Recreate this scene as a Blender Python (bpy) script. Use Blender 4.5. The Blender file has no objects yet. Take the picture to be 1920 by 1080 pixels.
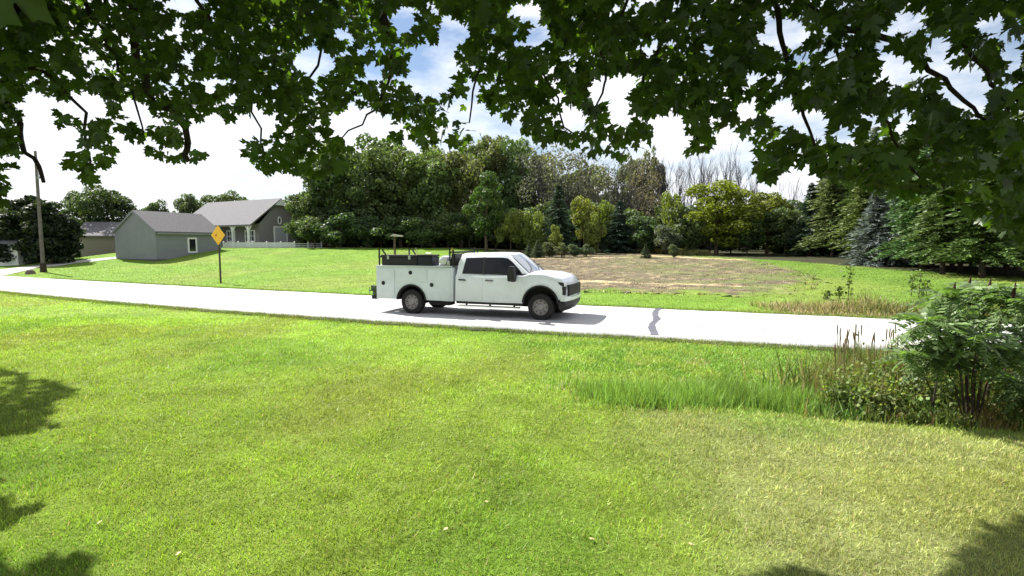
import bpy, bmesh, math, random
import numpy as np
from mathutils import Vector, Matrix, Euler

# ------------------------------------------------------------------ camera, sky, sun, exposure
scn = bpy.context.scene
COL = scn.collection
FPX, CAMH, HORY = 1000.0, 2.25, 458.0
PITCH = math.atan((540.0 - HORY) / FPX)
cd = bpy.data.cameras.new('camera')
cam = bpy.data.objects.new('camera', cd)
COL.objects.link(cam)
cam.location = (0, 0, CAMH)
cam.rotation_euler = (math.radians(90) - PITCH, 0, 0)
cd.sensor_width = 36.0
cd.lens = 36.0 * FPX / 1920.0
cd.clip_start = 0.05
cd.clip_end = 4000
scn.camera = cam

SUN_EL = math.radians(47.0)
SUN_AZ = math.radians(-51.0)          # measured from +Y (view direction) towards +X
SUN = Vector((math.sin(SUN_AZ) * math.cos(SUN_EL), math.cos(SUN_AZ) * math.cos(SUN_EL), math.sin(SUN_EL)))
sl = bpy.data.lights.new('sun', 'SUN')
sl.energy = 5.0
sl.angle = math.radians(0.53)
sl.color = (1.0, 0.955, 0.88)
so = bpy.data.objects.new('sun', sl)
COL.objects.link(so)
so.rotation_euler = SUN.to_track_quat('Z', 'Y').to_euler()
so.location = (0, 0, 60)

w = bpy.data.worlds.new('World')
scn.world = w
w.use_nodes = True
nt = w.node_tree
nt.nodes.clear()
N = nt.nodes.new
out = N('ShaderNodeOutputWorld'); bg = N('ShaderNodeBackground')
sky = N('ShaderNodeTexSky'); sky.sky_type = 'NISHITA'; sky.sun_disc = False
sky.sun_elevation = SUN_EL; sky.sun_rotation = SUN_AZ
sky.air_density = 1.0; sky.dust_density = 0.6; sky.ozone_density = 2.0
tc = N('ShaderNodeTexCoord'); mp = N('ShaderNodeMapping')
mp.inputs['Scale'].default_value = (1.0, 1.0, 2.6)
mp.inputs['Location'].default_value = (0.35, 0.2, 0.1)
nz = N('ShaderNodeTexNoise'); nz.inputs['Scale'].default_value = 2.6; nz.inputs['Detail'].default_value = 8
nz.inputs['Roughness'].default_value = 0.58
cr = N('ShaderNodeValToRGB')
cr.color_ramp.elements[0].position = 0.37; cr.color_ramp.elements[1].position = 0.53
mx = N('ShaderNodeMix'); mx.data_type = 'RGBA'
mx.inputs['B'].default_value = (8.6, 8.8, 9.2, 1)
nt.links.new(tc.outputs['Generated'], mp.inputs['Vector'])
nt.links.new(mp.outputs['Vector'], nz.inputs['Vector'])
nt.links.new(nz.outputs['Fac'], cr.inputs['Fac'])
nt.links.new(cr.outputs['Color'], mx.inputs['Factor'])
nt.links.new(sky.outputs['Color'], mx.inputs['A'])
nt.links.new(mx.outputs['Result'], bg.inputs['Color'])
bg.inputs['Strength'].default_value = 0.052
nt.links.new(bg.outputs['Background'], out.inputs['Surface'])

vs = scn.view_settings
vs.view_transform = 'Standard'; vs.look = 'None'; vs.exposure = 1.4; vs.gamma = 1.0
vs.use_curve_mapping = False
scn.render.resolution_x, scn.render.resolution_y = 1024, 576

rnd = random.Random(11)
rng = np.random.default_rng(7)

# ------------------------------------------------------------------ geometry helpers
def sstep(a, b, x):
    t = np.clip((np.asarray(x, float) - a) / (b - a), 0, 1)
    return t * t * (3 - 2 * t)

def ray(px, py):
    u = (px - 960.0) / FPX; v = (540.0 - py) / FPX
    return Vector((u, math.cos(PITCH) + v * math.sin(PITCH), -math.sin(PITCH) + v * math.cos(PITCH)))

def at_depth(px, py, Y):
    d = ray(px, py)
    return Vector((0, 0, CAMH)) + d * (Y / d.y)

def proj(p):
    x, y, z = p[0], p[1], p[2] - CAMH
    dep = y * math.cos(PITCH) - z * math.sin(PITCH)
    up = y * math.sin(PITCH) + z * math.cos(PITCH)
    if dep < 0.05:
        return None
    return 960 + FPX * x / dep, 540 - FPX * up / dep

_near = np.array([(-24.35, 25.27), (-11.38, 18.85), (-4.02, 15.33), (-.85, 14.06), (1.72, 13.06), (3.42, 12.61), (6.98, 11.49), (10.13, 10.4)])
_far = np.array([(-36.7, 38.2), (-22.3, 30.0), (-14.8, 27.1), (-6.05, 23.2), (2.57, 19.7), (9.74, 16.2), (13.8, 14.6)])
_pn = np.polyfit(_near[:, 0], _near[:, 1], 2); _pf = np.polyfit(_far[:, 0], _far[:, 1], 2)
def _quad(p, x, lo, hi):
    xc = np.clip(x, lo, hi)
    return np.polyval(p, xc) + (x - xc) * np.polyval(np.polyder(p), xc)
def nearY(x): return _quad(_pn, np.asarray(x, float), -40, 22)
def farY(x): return _quad(_pf, np.asarray(x, float), -40, 22)

def zt(x, y):
    x = np.asarray(x, float); y = np.asarray(y, float)
    d = (y - farY(x)) * 0.92
    r = 0.037 * np.maximum(d - 1.0, 0)
    z = 1.85 * np.tanh(r / 1.85 * 1.02)
    z = z + 0.10 * sstep(4, 20, d) * np.sin(x * 0.11 + 0.6) * np.cos(y * 0.09)
    z = z + (1.82 - z) * sstep(49, 61, y) * sstep(4, -8, x) * sstep(-52, -38, x)
    e = nearY(x) - y
    dip = -0.20 * np.exp(-((e - 4.2) / 1.3) ** 2) * sstep(-3, 3, x)
    return z + dip - 0.035 * sstep(-0.1, 0.5, e) * (1 - sstep(2, 5, e))

def ztf(x, y): return float(zt(x, y))

def on_ground(px, py):
    """where the ray through a pixel meets the terrain"""
    d = ray(px, py); t = 2.0
    for _ in range(6000):
        p = Vector((0, 0, CAMH)) + d * t
        if p.z < ztf(p.x, p.y):
            return p
        t += 0.03 + t * 0.0012
    return p

def base_at(px, Y):
    X = (px - 960.0) / FPX * Y
    return Vector((X, Y, ztf(X, Y)))

def z_of(py, Y):
    d = ray(960, py)
    return CAMH + d.z * Y / d.y

# ------------------------------------------------------------------ materials
def mat(name, col, rough=0.8, spec=0.3, metal=0.0, vary=0.0, vscale=6.0, bump=0.0, bscale=40.0, coat=0.0, col2=None):
    m = bpy.data.materials.new(name); m.use_nodes = True
    t = m.node_tree; b = t.nodes['Principled BSDF']
    b.inputs['Base Color'].default_value = (*col, 1)
    b.inputs['Roughness'].default_value = rough
    b.inputs['Specular IOR Level'].default_value = spec
    b.inputs['Metallic'].default_value = metal
    if coat: b.inputs['Coat Weight'].default_value = coat
    if vary or col2 or bump:
        c = t.nodes.new('ShaderNodeTexCoord')
    if vary or col2:
        n = t.nodes.new('ShaderNodeTexNoise'); n.inputs['Scale'].default_value = vscale; n.inputs['Detail'].default_value = 6
        n.inputs['Roughness'].default_value = 0.65
        t.links.new(c.outputs['Object'], n.inputs['Vector'])
        r = t.nodes.new('ShaderNodeValToRGB')
        r.color_ramp.elements[0].position = 0.32; r.color_ramp.elements[1].position = 0.68
        a = [max(0, x * (1 - vary)) for x in col]; e = col2 if col2 else [min(1, x * (1 + vary)) for x in col]
        r.color_ramp.elements[0].color = (*a, 1); r.color_ramp.elements[1].color = (*e, 1)
        t.links.new(n.outputs['Fac'], r.inputs['Fac']); t.links.new(r.outputs['Color'], b.inputs['Base Color'])
    if bump:
        n2 = t.nodes.new('ShaderNodeTexNoise'); n2.inputs['Scale'].default_value = bscale; n2.inputs['Detail'].default_value = 5
        t.links.new(c.outputs['Object'], n2.inputs['Vector'])
        bp = t.nodes.new('ShaderNodeBump'); bp.inputs['Strength'].default_value = bump; bp.inputs['Distance'].default_value = 0.02
        t.links.new(n2.outputs['Fac'], bp.inputs['Height']); t.links.new(bp.outputs['Normal'], b.inputs['Normal'])
    return m

def leaf_mat(name, col=None, trans=0.4, spread=0.5, rough=0.55, tcol=(1.25, 1.35, 0.5), spec=0.25, ctrl=None):
    """foliage: diffuse + translucent; colour from the object colour (or fixed), varied leaf by leaf"""
    m = bpy.data.materials.new(name); m.use_nodes = True
    t = m.node_tree; b = t.nodes['Principled BSDF']; o = t.nodes['Material Output']
    geo = t.nodes.new('ShaderNodeNewGeometry')
    mr = t.nodes.new('ShaderNodeMapRange'); mr.inputs['To Min'].default_value = 1 - spread; mr.inputs['To Max'].default_value = 1 + spread
    t.links.new(geo.outputs['Random Per Island'], mr.inputs['Value'])
    if col is None:
        src = t.nodes.new('ShaderNodeObjectInfo').outputs['Color']
    else:
        rgb = t.nodes.new('ShaderNodeRGB'); rgb.outputs[0].default_value = (*col, 1); src = rgb.outputs[0]
    if ctrl:
        at = t.nodes.new('ShaderNodeAttribute'); at.attribute_name = ctrl; src = at.outputs['Color']
    vm = t.nodes.new('ShaderNodeVectorMath'); vm.operation = 'SCALE'
    t.links.new(src, vm.inputs[0]); t.links.new(mr.outputs['Result'], vm.inputs['Scale'])
    t.links.new(vm.outputs['Vector'], b.inputs['Base Color'])
    b.inputs['Roughness'].default_value = rough; b.inputs['Specular IOR Level'].default_value = spec
    tr = t.nodes.new('ShaderNodeBsdfTranslucent')
    vm2 = t.nodes.new('ShaderNodeVectorMath'); vm2.operation = 'MULTIPLY'; vm2.inputs[1].default_value = tcol
    t.links.new(vm.outputs['Vector'], vm2.inputs[0]); t.links.new(vm2.outputs['Vector'], tr.inputs['Color'])
    ms = t.nodes.new('ShaderNodeMixShader'); ms.inputs['Fac'].default_value = trans
    t.links.new(b.outputs['BSDF'], ms.inputs[1]); t.links.new(tr.outputs['BSDF'], ms.inputs[2])
    t.links.new(ms.outputs['Shader'], o.inputs['Surface'])
    return m

M = {}
M['foliage'] = leaf_mat('foliage')
M['needle'] = leaf_mat('needles', trans=0.2, spread=0.45, tcol=(1.1, 1.2, 0.7))
M['grass'] = leaf_mat('grass_blades', trans=0.35, spread=0.42, ctrl='tint', tcol=(1.15, 1.2, 0.6), rough=0.5)
M['maple'] = leaf_mat('maple_leaf', col=(0.024, 0.042, 0.008), trans=0.30, spread=0.45, tcol=(6.0, 6.8, 1.4), rough=0.45, spec=0.35)
M['sumac'] = leaf_mat('sumac_leaf', col=(0.115, 0.17, 0.065), trans=0.3, spread=0.4, tcol=(1.6, 2.0, 0.6), rough=0.5, spec=0.35)
M['bark'] = mat('bark', (0.10, 0.075, 0.055), 0.95, 0.1, vary=0.45, vscale=9, bump=0.8, bscale=18)
M['bark_dark'] = mat('bark_dark', (0.045, 0.035, 0.028), 0.95, 0.1, vary=0.4, vscale=12, bump=0.7, bscale=30)
M['bark_grey'] = mat('bark_grey', (0.055, 0.05, 0.052), 0.95, 0.1, vary=0.35, vscale=6)
M['pole'] = mat('weathered_pole', (0.125, 0.11, 0.10), 0.9, 0.1, vary=0.3, vscale=5, bump=0.4)
M['steel'] = mat('galvanised_steel', (0.42, 0.43, 0.44), 0.45, 0.5, metal=0.8, vary=0.15)
M['road'] = None

def N2(t, kind): return t.nodes.new(kind)

def ground_material():
    m = bpy.data.materials.new('lawn_ground'); m.use_nodes = True
    t = m.node_tree; b = t.nodes['Principled BSDF']
    at = N2(t, 'ShaderNodeAttribute'); at.attribute_name = 'tint'
    c = N2(t, 'ShaderNodeTexCoord')
    n1 = N2(t, 'ShaderNodeTexNoise'); n1.inputs['Scale'].default_value = 0.55; n1.inputs['Detail'].default_value = 9; n1.inputs['Roughness'].default_value = 0.72
    n2 = N2(t, 'ShaderNodeTexNoise'); n2.inputs['Scale'].default_value = 14; n2.inputs['Detail'].default_value = 6; n2.inputs['Roughness'].default_value = 0.7
    t.links.new(c.outputs['Object'], n1.inputs['Vector']); t.links.new(c.outputs['Object'], n2.inputs['Vector'])
    r1 = N2(t, 'ShaderNodeMapRange'); r1.inputs['From Min'].default_value = 0.3; r1.inputs['From Max'].default_value = 0.7
    r1.inputs['To Min'].default_value = 0.78; r1.inputs['To Max'].default_value = 1.2
    r2 = N2(t, 'ShaderNodeMapRange'); r2.inputs['From Min'].default_value = 0.3; r2.inputs['From Max'].default_value = 0.7
    r2.inputs['To Min'].default_value = 0.62; r2.inputs['To Max'].default_value = 1.3
    t.links.new(n1.outputs['Fac'], r1.inputs['Value']); t.links.new(n2.outputs['Fac'], r2.inputs['Value'])
    mu = N2(t, 'ShaderNodeMath'); mu.operation = 'MULTIPLY'
    t.links.new(r1.outputs['Result'], mu.inputs[0]); t.links.new(r2.outputs['Result'], mu.inputs[1])
    sc = N2(t, 'ShaderNodeVectorMath'); sc.operation = 'SCALE'
    t.links.new(at.outputs['Color'], sc.inputs[0]); t.links.new(mu.outputs['Value'], sc.inputs['Scale'])
    t.links.new(sc.outputs['Vector'], b.inputs['Base Color'])
    b.inputs['Roughness'].default_value = 0.95; b.inputs['Specular IOR Level'].default_value = 0.1
    bp = N2(t, 'ShaderNodeBump'); bp.inputs['Strength'].default_value = 0.9; bp.inputs['Distance'].default_value = 0.06
    t.links.new(n2.outputs['Fac'], bp.inputs['Height']); t.links.new(bp.outputs['Normal'], b.inputs['Normal'])
    return m

def road_material():
    m = bpy.data.materials.new('sun_bleached_asphalt'); m.use_nodes = True
    t = m.node_tree; b = t.nodes['Principled BSDF']
    c = N2(t, 'ShaderNodeTexCoord')
    n1 = N2(t, 'ShaderNodeTexNoise'); n1.inputs['Scale'].default_value = 0.6; n1.inputs['Detail'].default_value = 8
    n2 = N2(t, 'ShaderNodeTexNoise'); n2.inputs['Scale'].default_value = 90; n2.inputs['Detail'].default_value = 3
    for n in (n1, n2): t.links.new(c.outputs['Object'], n.inputs['Vector'])
    r = N2(t, 'ShaderNodeValToRGB')
    r.color_ramp.elements[0].position = 0.3; r.color_ramp.elements[1].position = 0.7
    r.color_ramp.elements[0].color = (0.34, 0.34, 0.345, 1); r.color_ramp.elements[1].color = (0.44, 0.435, 0.43, 1)
    t.links.new(n1.outputs['Fac'], r.inputs['Fac'])
    mp = N2(t, 'ShaderNodeMapping'); mp.inputs['Rotation'].default_value = (0, 0, math.radians(23)); mp.inputs['Scale'].default_value = (0.25, 3.0, 1)
    n3 = N2(t, 'ShaderNodeTexNoise'); n3.inputs['Scale'].default_value = 1.6; n3.inputs['Detail'].default_value = 9; n3.inputs['Roughness'].default_value = 0.7
    t.links.new(c.outputs['Object'], mp.inputs['Vector']); t.links.new(mp.outputs['Vector'], n3.inputs['Vector'])
    r3 = N2(t, 'ShaderNodeValToRGB'); r3.color_ramp.elements[0].position = 0.24; r3.color_ramp.elements[1].position = 0.36
    r3.color_ramp.elements[0].color = (0.5, 0.5, 0.52, 1); r3.color_ramp.elements[1].color = (1, 1, 1, 1)
    t.links.new(n3.outputs['Fac'], r3.inputs['Fac'])
    mx = N2(t, 'ShaderNodeMix'); mx.data_type = 'RGBA'; mx.blend_type = 'MULTIPLY'; mx.inputs['Factor'].default_value = 1
    t.links.new(r.outputs['Color'], mx.inputs['A']); t.links.new(r3.outputs['Color'], mx.inputs['B'])
    t.links.new(mx.outputs['Result'], b.inputs['Base Color'])
    b.inputs['Roughness'].default_value = 0.85; b.inputs['Specular IOR Level'].default_value = 0.25
    bp = N2(t, 'ShaderNodeBump'); bp.inputs['Strength'].default_value = 0.35; bp.inputs['Distance'].default_value = 0.01
    t.links.new(n2.outputs['Fac'], bp.inputs['Height']); t.links.new(bp.outputs['Normal'], b.inputs['Normal'])
    return m

# ------------------------------------------------------------------ object helpers
def np_mesh(name, V, F, m, smooth=False, attrs=None):
    V = np.asarray(V, np.float32).reshape(-1, 3); F = np.asarray(F, np.int32)
    me = bpy.data.meshes.new(name); k = F.shape[1]
    me.vertices.add(len(V)); me.vertices.foreach_set('co', V.ravel())
    me.loops.add(F.size); me.loops.foreach_set('vertex_index', F.ravel())
    me.polygons.add(len(F)); me.polygons.foreach_set('loop_start', np.arange(0, F.size, k, dtype=np.int32))
    me.polygons.foreach_set('loop_total', np.full(len(F), k, np.int32))
    if smooth: me.polygons.foreach_set('use_smooth', np.ones(len(F), bool))
    me.update(calc_edges=True)
    if attrs:
        for an, C in attrs.items():
            a = me.attributes.new(an, 'FLOAT_COLOR', 'POINT')
            C4 = np.ones((len(V), 4), np.float32); C4[:, :3] = C
            a.data.foreach_set('color', C4.ravel())
    me.materials.append(m)
    return me

def link(name, me, parent=None, loc=(0, 0, 0), rot=None, scale=None):
    o = bpy.data.objects.new(name, me); COL.objects.link(o)
    o.location = loc
    if rot is not None: o.rotation_euler = rot
    if scale is not None: o.scale = scale
    if parent is not None: o.parent = parent
    return o

def tag(o, label=None, cat=None, group=None, kind=None):
    if label: o['label'] = label
    if cat: o['category'] = cat
    if group: o['group'] = group
    if kind: o['kind'] = kind
    return o

def thing(name, label, cat, loc=(0, 0, 0), rz=0.0, group=None):
    o = bpy.data.objects.new(name, None); COL.objects.link(o)
    o.location = loc; o.rotation_euler = (0, 0, rz); o.empty_display_size = 0.2
    return tag(o, label, cat, group)

class MB:
    """collects boxes, prisms, tubes, lofts; build() links them as one mesh"""
    def __init__(s): s.v = []; s.f = []; s.mi = []
    def add(s, vs, fs, mi=0):
        o = len(s.v); s.v += [tuple(v) for v in vs]; s.f += [tuple(i + o for i in f) for f in fs]; s.mi += [mi] * len(fs); return s
    def box(s, x0, x1, y0, y1, z0, z1, mi=0):
        v = [(x, y, z) for z in (z0, z1) for y in (y0, y1) for x in (x0, x1)]
        return s.add(v, [(0, 2, 3, 1), (4, 5, 7, 6), (0, 1, 5, 4), (2, 6, 7, 3), (0, 4, 6, 2), (1, 3, 7, 5)], mi)
    def tube(s, pts, rads, n=8, cap=True, mi=0):
        pts = [Vector(p) for p in pts]
        if not hasattr(rads, '__len__'): rads = [rads] * len(pts)
        vs = []; prev = None
        for i, p in enumerate(pts):
            d = (pts[min(i + 1, len(pts) - 1)] - pts[max(i - 1, 0)])
            d = d.normalized() if d.length > 1e-9 else Vector((0, 0, 1))
            if prev is None:
                a = d.orthogonal().normalized()
            else:
                a = (prev - d * prev.dot(d)); a = a.normalized() if a.length > 1e-6 else d.orthogonal().normalized()
            prev = a; bb = d.cross(a)
            for k in range(n):
                t = 2 * math.pi * k / n
                vs.append(p + (a * math.cos(t) + bb * math.sin(t)) * rads[i])
        fs = []
        for i in range(len(pts) - 1):
            for k in range(n):
                fs.append((i * n + k, i * n + (k + 1) % n, (i + 1) * n + (k + 1) % n, (i + 1) * n + k))
        if cap:
            fs.append(tuple(reversed(range(n)))); fs.append(tuple(range((len(pts) - 1) * n, len(pts) * n)))
        return s.add(vs, fs, mi)
    def prism(s, poly, y0, y1, mi=0):
        """poly in (x,z), extruded along y"""
        n = len(poly)
        vs = [(x, y0, z) for x, z in poly] + [(x, y1, z) for x, z in poly]
        fs = [tuple(range(n)), tuple(reversed(range(n, 2 * n)))] + [(i, i + n, (i + 1) % n + n, (i + 1) % n) for i in range(n)]
        return s.add(vs, fs, mi)
    def lathe_y(s, prof, cx, cz, n=28, mi=0):
        """prof list of (r, y): revolved round an axis along y at (cx, cz)"""
        vs = []; m = len(prof)
        for k in range(n):
            t = 2 * math.pi * k / n
            for r, y in prof: vs.append((cx + r * math.cos(t), y, cz + r * math.sin(t)))
        fs = [(k * m + i, k * m + i + 1, ((k + 1) % n) * m + i + 1, ((k + 1) % n) * m + i) for k in range(n) for i in range(m - 1)]
        return s.add(vs, fs, mi)
    def build(s, name, m, parent=None, loc=(0, 0, 0), rz=0.0, smooth=False, bevel=0.0, seg=2, fix=True):
        me = bpy.data.meshes.new(name); me.from_pydata(s.v, [], s.f)
        ms = m if isinstance(m, (list, tuple)) else [m]
        for q in ms: me.materials.append(q)
        if len(ms) > 1: me.polygons.foreach_set('material_index', np.array(s.mi, np.int32))
        bm = bmesh.new(); bm.from_mesh(me)
        if fix: bmesh.ops.recalc_face_normals(bm, faces=bm.faces)
        if bevel > 0:
            es = [e for e in bm.edges if len(e.link_faces) == 2 and e.calc_face_angle(0) > math.radians(35)]
            bmesh.ops.bevel(bm, geom=es, offset=bevel, segments=seg, affect='EDGES', clamp_overlap=True, profile=0.6)
        bm.to_mesh(me); bm.free()
        if smooth or bevel > 0:
            me.polygons.foreach_set('use_smooth', np.ones(len(me.polygons), bool))
            me.set_sharp_from_angle(angle=math.radians(38))
        o = link(name, me, parent, loc, (0, 0, rz) if rz else None)
        return o

def quads(centers, ax, ay):
    """leaf quads: centre, half axes"""
    V = np.stack([centers - ax, centers + ay * 0.55 - ax * 0.15, centers + ax, centers - ay * 0.55 - ax * 0.15], 1).reshape(-1, 3)
    F = np.arange(len(V)).reshape(-1, 4)
    return V, F

def unit(a): return a / np.maximum(np.linalg.norm(a, axis=1, keepdims=True), 1e-9)

def leaf_quads(P, size, nrm=None, flat=0.6):
    n = len(P)
    nn = rng.normal(size=(n, 3))
    if nrm is not None: nn = nn * flat + nrm
    nn = unit(nn)
    a = unit(np.cross(nn, rng.normal(size=(n, 3)))); b = np.cross(nn, a)
    s = size * rng.uniform(0.6, 1.35, (n, 1))
    return quads(P, a * s * 0.62, b * s * 0.85)

# ------------------------------------------------------------------ setting: ground, road, driveway, field
def vnoise(x, y, s, seed=0):
    x = np.asarray(x, float) / s + 1000.0; y = np.asarray(y, float) / s + 1000.0
    xi = np.floor(x).astype(np.int64); yi = np.floor(y).astype(np.int64); fx = x - xi; fy = y - yi
    def hsh(a, b):
        h = (a * 374761393 + b * 668265263 + seed * 1442695041) & 0xFFFFFFFF
        h = ((h ^ (h >> 13)) * 1274126177) & 0xFFFFFFFF
        return ((h ^ (h >> 16)) & 0xFFFF) / 65535.0
    fx = fx * fx * (3 - 2 * fx); fy = fy * fy * (3 - 2 * fy)
    return (hsh(xi, yi) * (1 - fx) + hsh(xi + 1, yi) * fx) * (1 - fy) + (hsh(xi, yi + 1) * (1 - fx) + hsh(xi + 1, yi + 1) * fx) * fy

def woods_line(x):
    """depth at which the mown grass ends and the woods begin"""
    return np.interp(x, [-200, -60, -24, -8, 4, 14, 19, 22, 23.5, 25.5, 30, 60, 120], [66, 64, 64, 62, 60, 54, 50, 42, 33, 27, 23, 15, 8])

def tint(x, y):
    x = np.asarray(x, float); y = np.asarray(y, float)
    def mixc(a, b, f): return a * (1 - f[..., None]) + b * f[..., None]
    one = np.ones(x.shape + (3,))
    C = one * np.array([0.150, 0.212, 0.034])
    e = nearY(x) - y                       # metres from the near road edge towards the camera
    C = mixc(C, one * np.array([0.175, 0.262, 0.040]), sstep(7.5, 2.5, e))
    rt = sstep(0.6, 2.6, x + (vnoise(x, y, 1.2, 3) - 0.5) * 1.6) * sstep(4.4, 6.0, e)
    C = mixc(C, one * np.array([0.205, 0.226, 0.088]), rt * 0.9)
    C = mixc(C, one * np.array([0.150, 0.170, 0.035]), 0.55 * sstep(0.55, 0.8, vnoise(x, y, 2.3, 5)) * (e > 0))
    C = mixc(C, one * np.array([0.085, 0.165, 0.020]), 0.5 * sstep(0.55, 0.85, vnoise(x, y, 1.7, 8)) * (e > 0))
    dry = sstep(0.60, 0.80, vnoise(x, y, 0.45, 9)) * (e > 0.2) * (e < 3.4) * sstep(1.0, 4.0, x)
    C = mixc(C, one * np.array([0.32, 0.25, 0.12]), dry * 0.45)
    far = sstep(-5.0, -6.5, e)
    C = mixc(C, one * np.array([0.125, 0.215, 0.028]), far)
    C = mixc(C, one * np.array([0.100, 0.170, 0.026]), far * sstep(6, 22, x) * 0.8)
    C = mixc(C, one * np.array([0.180, 0.215, 0.050]), far * 0.5 * sstep(0.5, 0.8, vnoise(x, y, 4.0, 12)))
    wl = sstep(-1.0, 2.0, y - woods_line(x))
    C = mixc(C, one * np.array([0.040, 0.042, 0.022]), wl)  # leaf litter, with the deep shade of the grove put into its colour
    return C * (0.85 + 0.3 * vnoise(x, y, 0.45, 21))[..., None]

xs = np.concatenate([[-1500, -700, -350, -200, -140, -100, -80], np.arange(-66, 48, 0.55), [55, 70, 95, 140, 200, 350, 700, 1500]])
ys = np.concatenate([[-300, -80, -30, -12, -6], np.arange(-2, 72, 0.5), [76, 82, 90, 100, 115, 140, 180, 260, 420, 800, 1600]])
GX, GY = np.meshgrid(xs, ys)
GZ = zt(GX, GY)
onroad = (GY > nearY(GX) + 0.25) & (GY < farY(GX) - 0.25)
GZ = np.where(onroad, GZ - 0.05, GZ)
nx_, ny_ = len(xs), len(ys)
idx = np.arange(nx_ * ny_).reshape(ny_, nx_)
F = np.stack([idx[:-1, :-1], idx[:-1, 1:], idx[1:, 1:], idx[1:, :-1]], -1).reshape(-1, 4)
M['ground'] = ground_material()
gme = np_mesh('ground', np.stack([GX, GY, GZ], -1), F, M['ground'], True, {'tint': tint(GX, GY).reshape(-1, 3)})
tag(link('ground', gme), kind='structure')

M['road'] = road_material()
def strip(name, lo, hi, xa, m, ztop, zbot, parent=None, wob=0.0):
    """sheet between two edge curves lo(x) and hi(x), with side faces down to zbot"""
    n = len(xa); ya = lo(xa); yb = hi(xa)
    if wob:
        ya = ya + (vnoise(xa, xa * 0 + 3, 0.5, 31) - 0.5) * wob; yb = yb + (vnoise(xa, xa * 0 + 9, 0.5, 32) - 0.5) * wob
    rows = [np.stack([xa, ya, zbot(xa, ya)], 1)]
    for k in range(9):
        yy = ya + (yb - ya) * k / 8; rows.append(np.stack([xa, yy, ztop(xa, yy, k / 8)], 1))
    rows.append(np.stack([xa, yb, zbot(xa, yb)], 1))
    V = np.concatenate(rows); f = []
    for r in range(len(rows) - 1):
        i = np.arange(n - 1) + r * n
        f.append(np.stack([i, i + 1, i + 1 + n, i + n], 1))
    return link(name, np_mesh(name, V, np.concatenate(f), m, False), parent)

xa = np.concatenate([np.arange(-120, -40, 4.0), np.arange(-40, 24, 0.25), np.arange(24, 80, 4.0)])
road = tag(strip('road', nearY, farY, xa, M['road'], lambda x, y, k: x * 0 + 0.035 + 0.05 * (1 - (2 * k - 1) ** 2), lambda x, y: x * 0 - 0.12, wob=0.16), kind='structure')
M['edge'] = mat('road_edge_soil', (0.055, 0.05, 0.04), 0.95, 0.1, vary=0.4, vscale=4, bump=0.6)
for off, fn in ((-0.16, nearY), (0.10, farY)):
    strip('road_edge', lambda x: fn(x) + off - 0.10, lambda x: fn(x) + off + 0.14, np.arange(-40, 24, 0.2), M['edge'],
          lambda x, y, k: zt(x, y) * 0 + 0.012 + 0.008 * k, lambda x, y: x * 0 - 0.14, parent=road, wob=0.18)

# tar seam across the road, and a few short crack seals
M['tar'] = mat('crack_seal_tar', (0.075, 0.075, 0.095), 0.55, 0.4, vary=0.3, vscale=5)
def road_z(x, y):
    k = (y - nearY(x)) / (farY(x) - nearY(x)); return 0.035 + 0.05 * (1 - (2 * k - 1) ** 2)
def seam(pix, wid):
    P = [on_ground(a, b) for a, b in pix]; q = []
    for i in range(len(P) - 1):
        for k in range(6): q.append(P[i].lerp(P[i + 1], k / 6))
    q.append(P[-1]); vv = []; ff = []
    for i, p in enumerate(q):
        t = (q[min(i + 1, len(q) - 1)] - q[max(i - 1, 0)]); t.z = 0; t.normalize(); nrm = Vector((-t.y, t.x, 0))
        ww = wid * (0.75 + 0.5 * rnd.random())
        for s in (-1, 1):
            a = p + nrm * (s * ww / 2); vv.append((a.x, a.y, float(road_z(a.x, a.y)) + 0.006))
        if i: ff.append((2 * i - 2, 2 * i - 1, 2 * i + 1, 2 * i))
    link('tar_seam', np_mesh('tar_seam', vv, ff, M['tar']), road)
seam([(1238, 578), (1229, 588), (1228, 596), (1232, 604), (1223, 613), (1222, 620), (1228, 632)], 0.19)
for px, py, L in ((1215, 588, 26), (1345, 602, 10), (1520, 610, 40), (1270, 616, 60), (1370, 621, 70), (1440, 600, 22), (1600, 617, 30), (1180, 610, 40)):
    seam([(px, py), (px + L * 0.5, py + L * 0.024 + rnd.uniform(-1, 1)), (px + L, py + L * 0.05)], 0.035)

# gravel driveway up to the shed
M['gravel'] = mat('pale_gravel', (0.42, 0.41, 0.38), 0.95, 0.1, vary=0.2, vscale=3, bump=0.5, bscale=50)
ue = [on_ground(a, b) for a, b in ((-140, 521), (0, 506), (74, 496), (140, 489.5), (219, 482))]
le = [on_ground(a, b) for a, b in ((-140, 545), (0, 518), (74, 502), (140, 494), (219, 485.5))]
dv = []; df = []
for i in range(len(ue) - 1):
    for k in range(12 if i < len(ue) - 2 else 13):
        a = ue[i].lerp(ue[i + 1], k / 12); b = le[i].lerp(le[i + 1], k / 12)
        for j in range(4):
            p = b.lerp(a, j / 3); z = ztf(p.x, p.y)
            dv.append((p.x, p.y, z + 0.035 if p.y > float(farY(p.x)) - 0.3 else 0.02))
for i in range(len(dv) // 4 - 1):
    for j in range(3): df.append((i * 4 + j, i * 4 + j + 1, i * 4 + j + 5, i * 4 + j + 4))
tag(link('driveway', np_mesh('driveway', dv, df, M['gravel'])), kind='structure')

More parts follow.
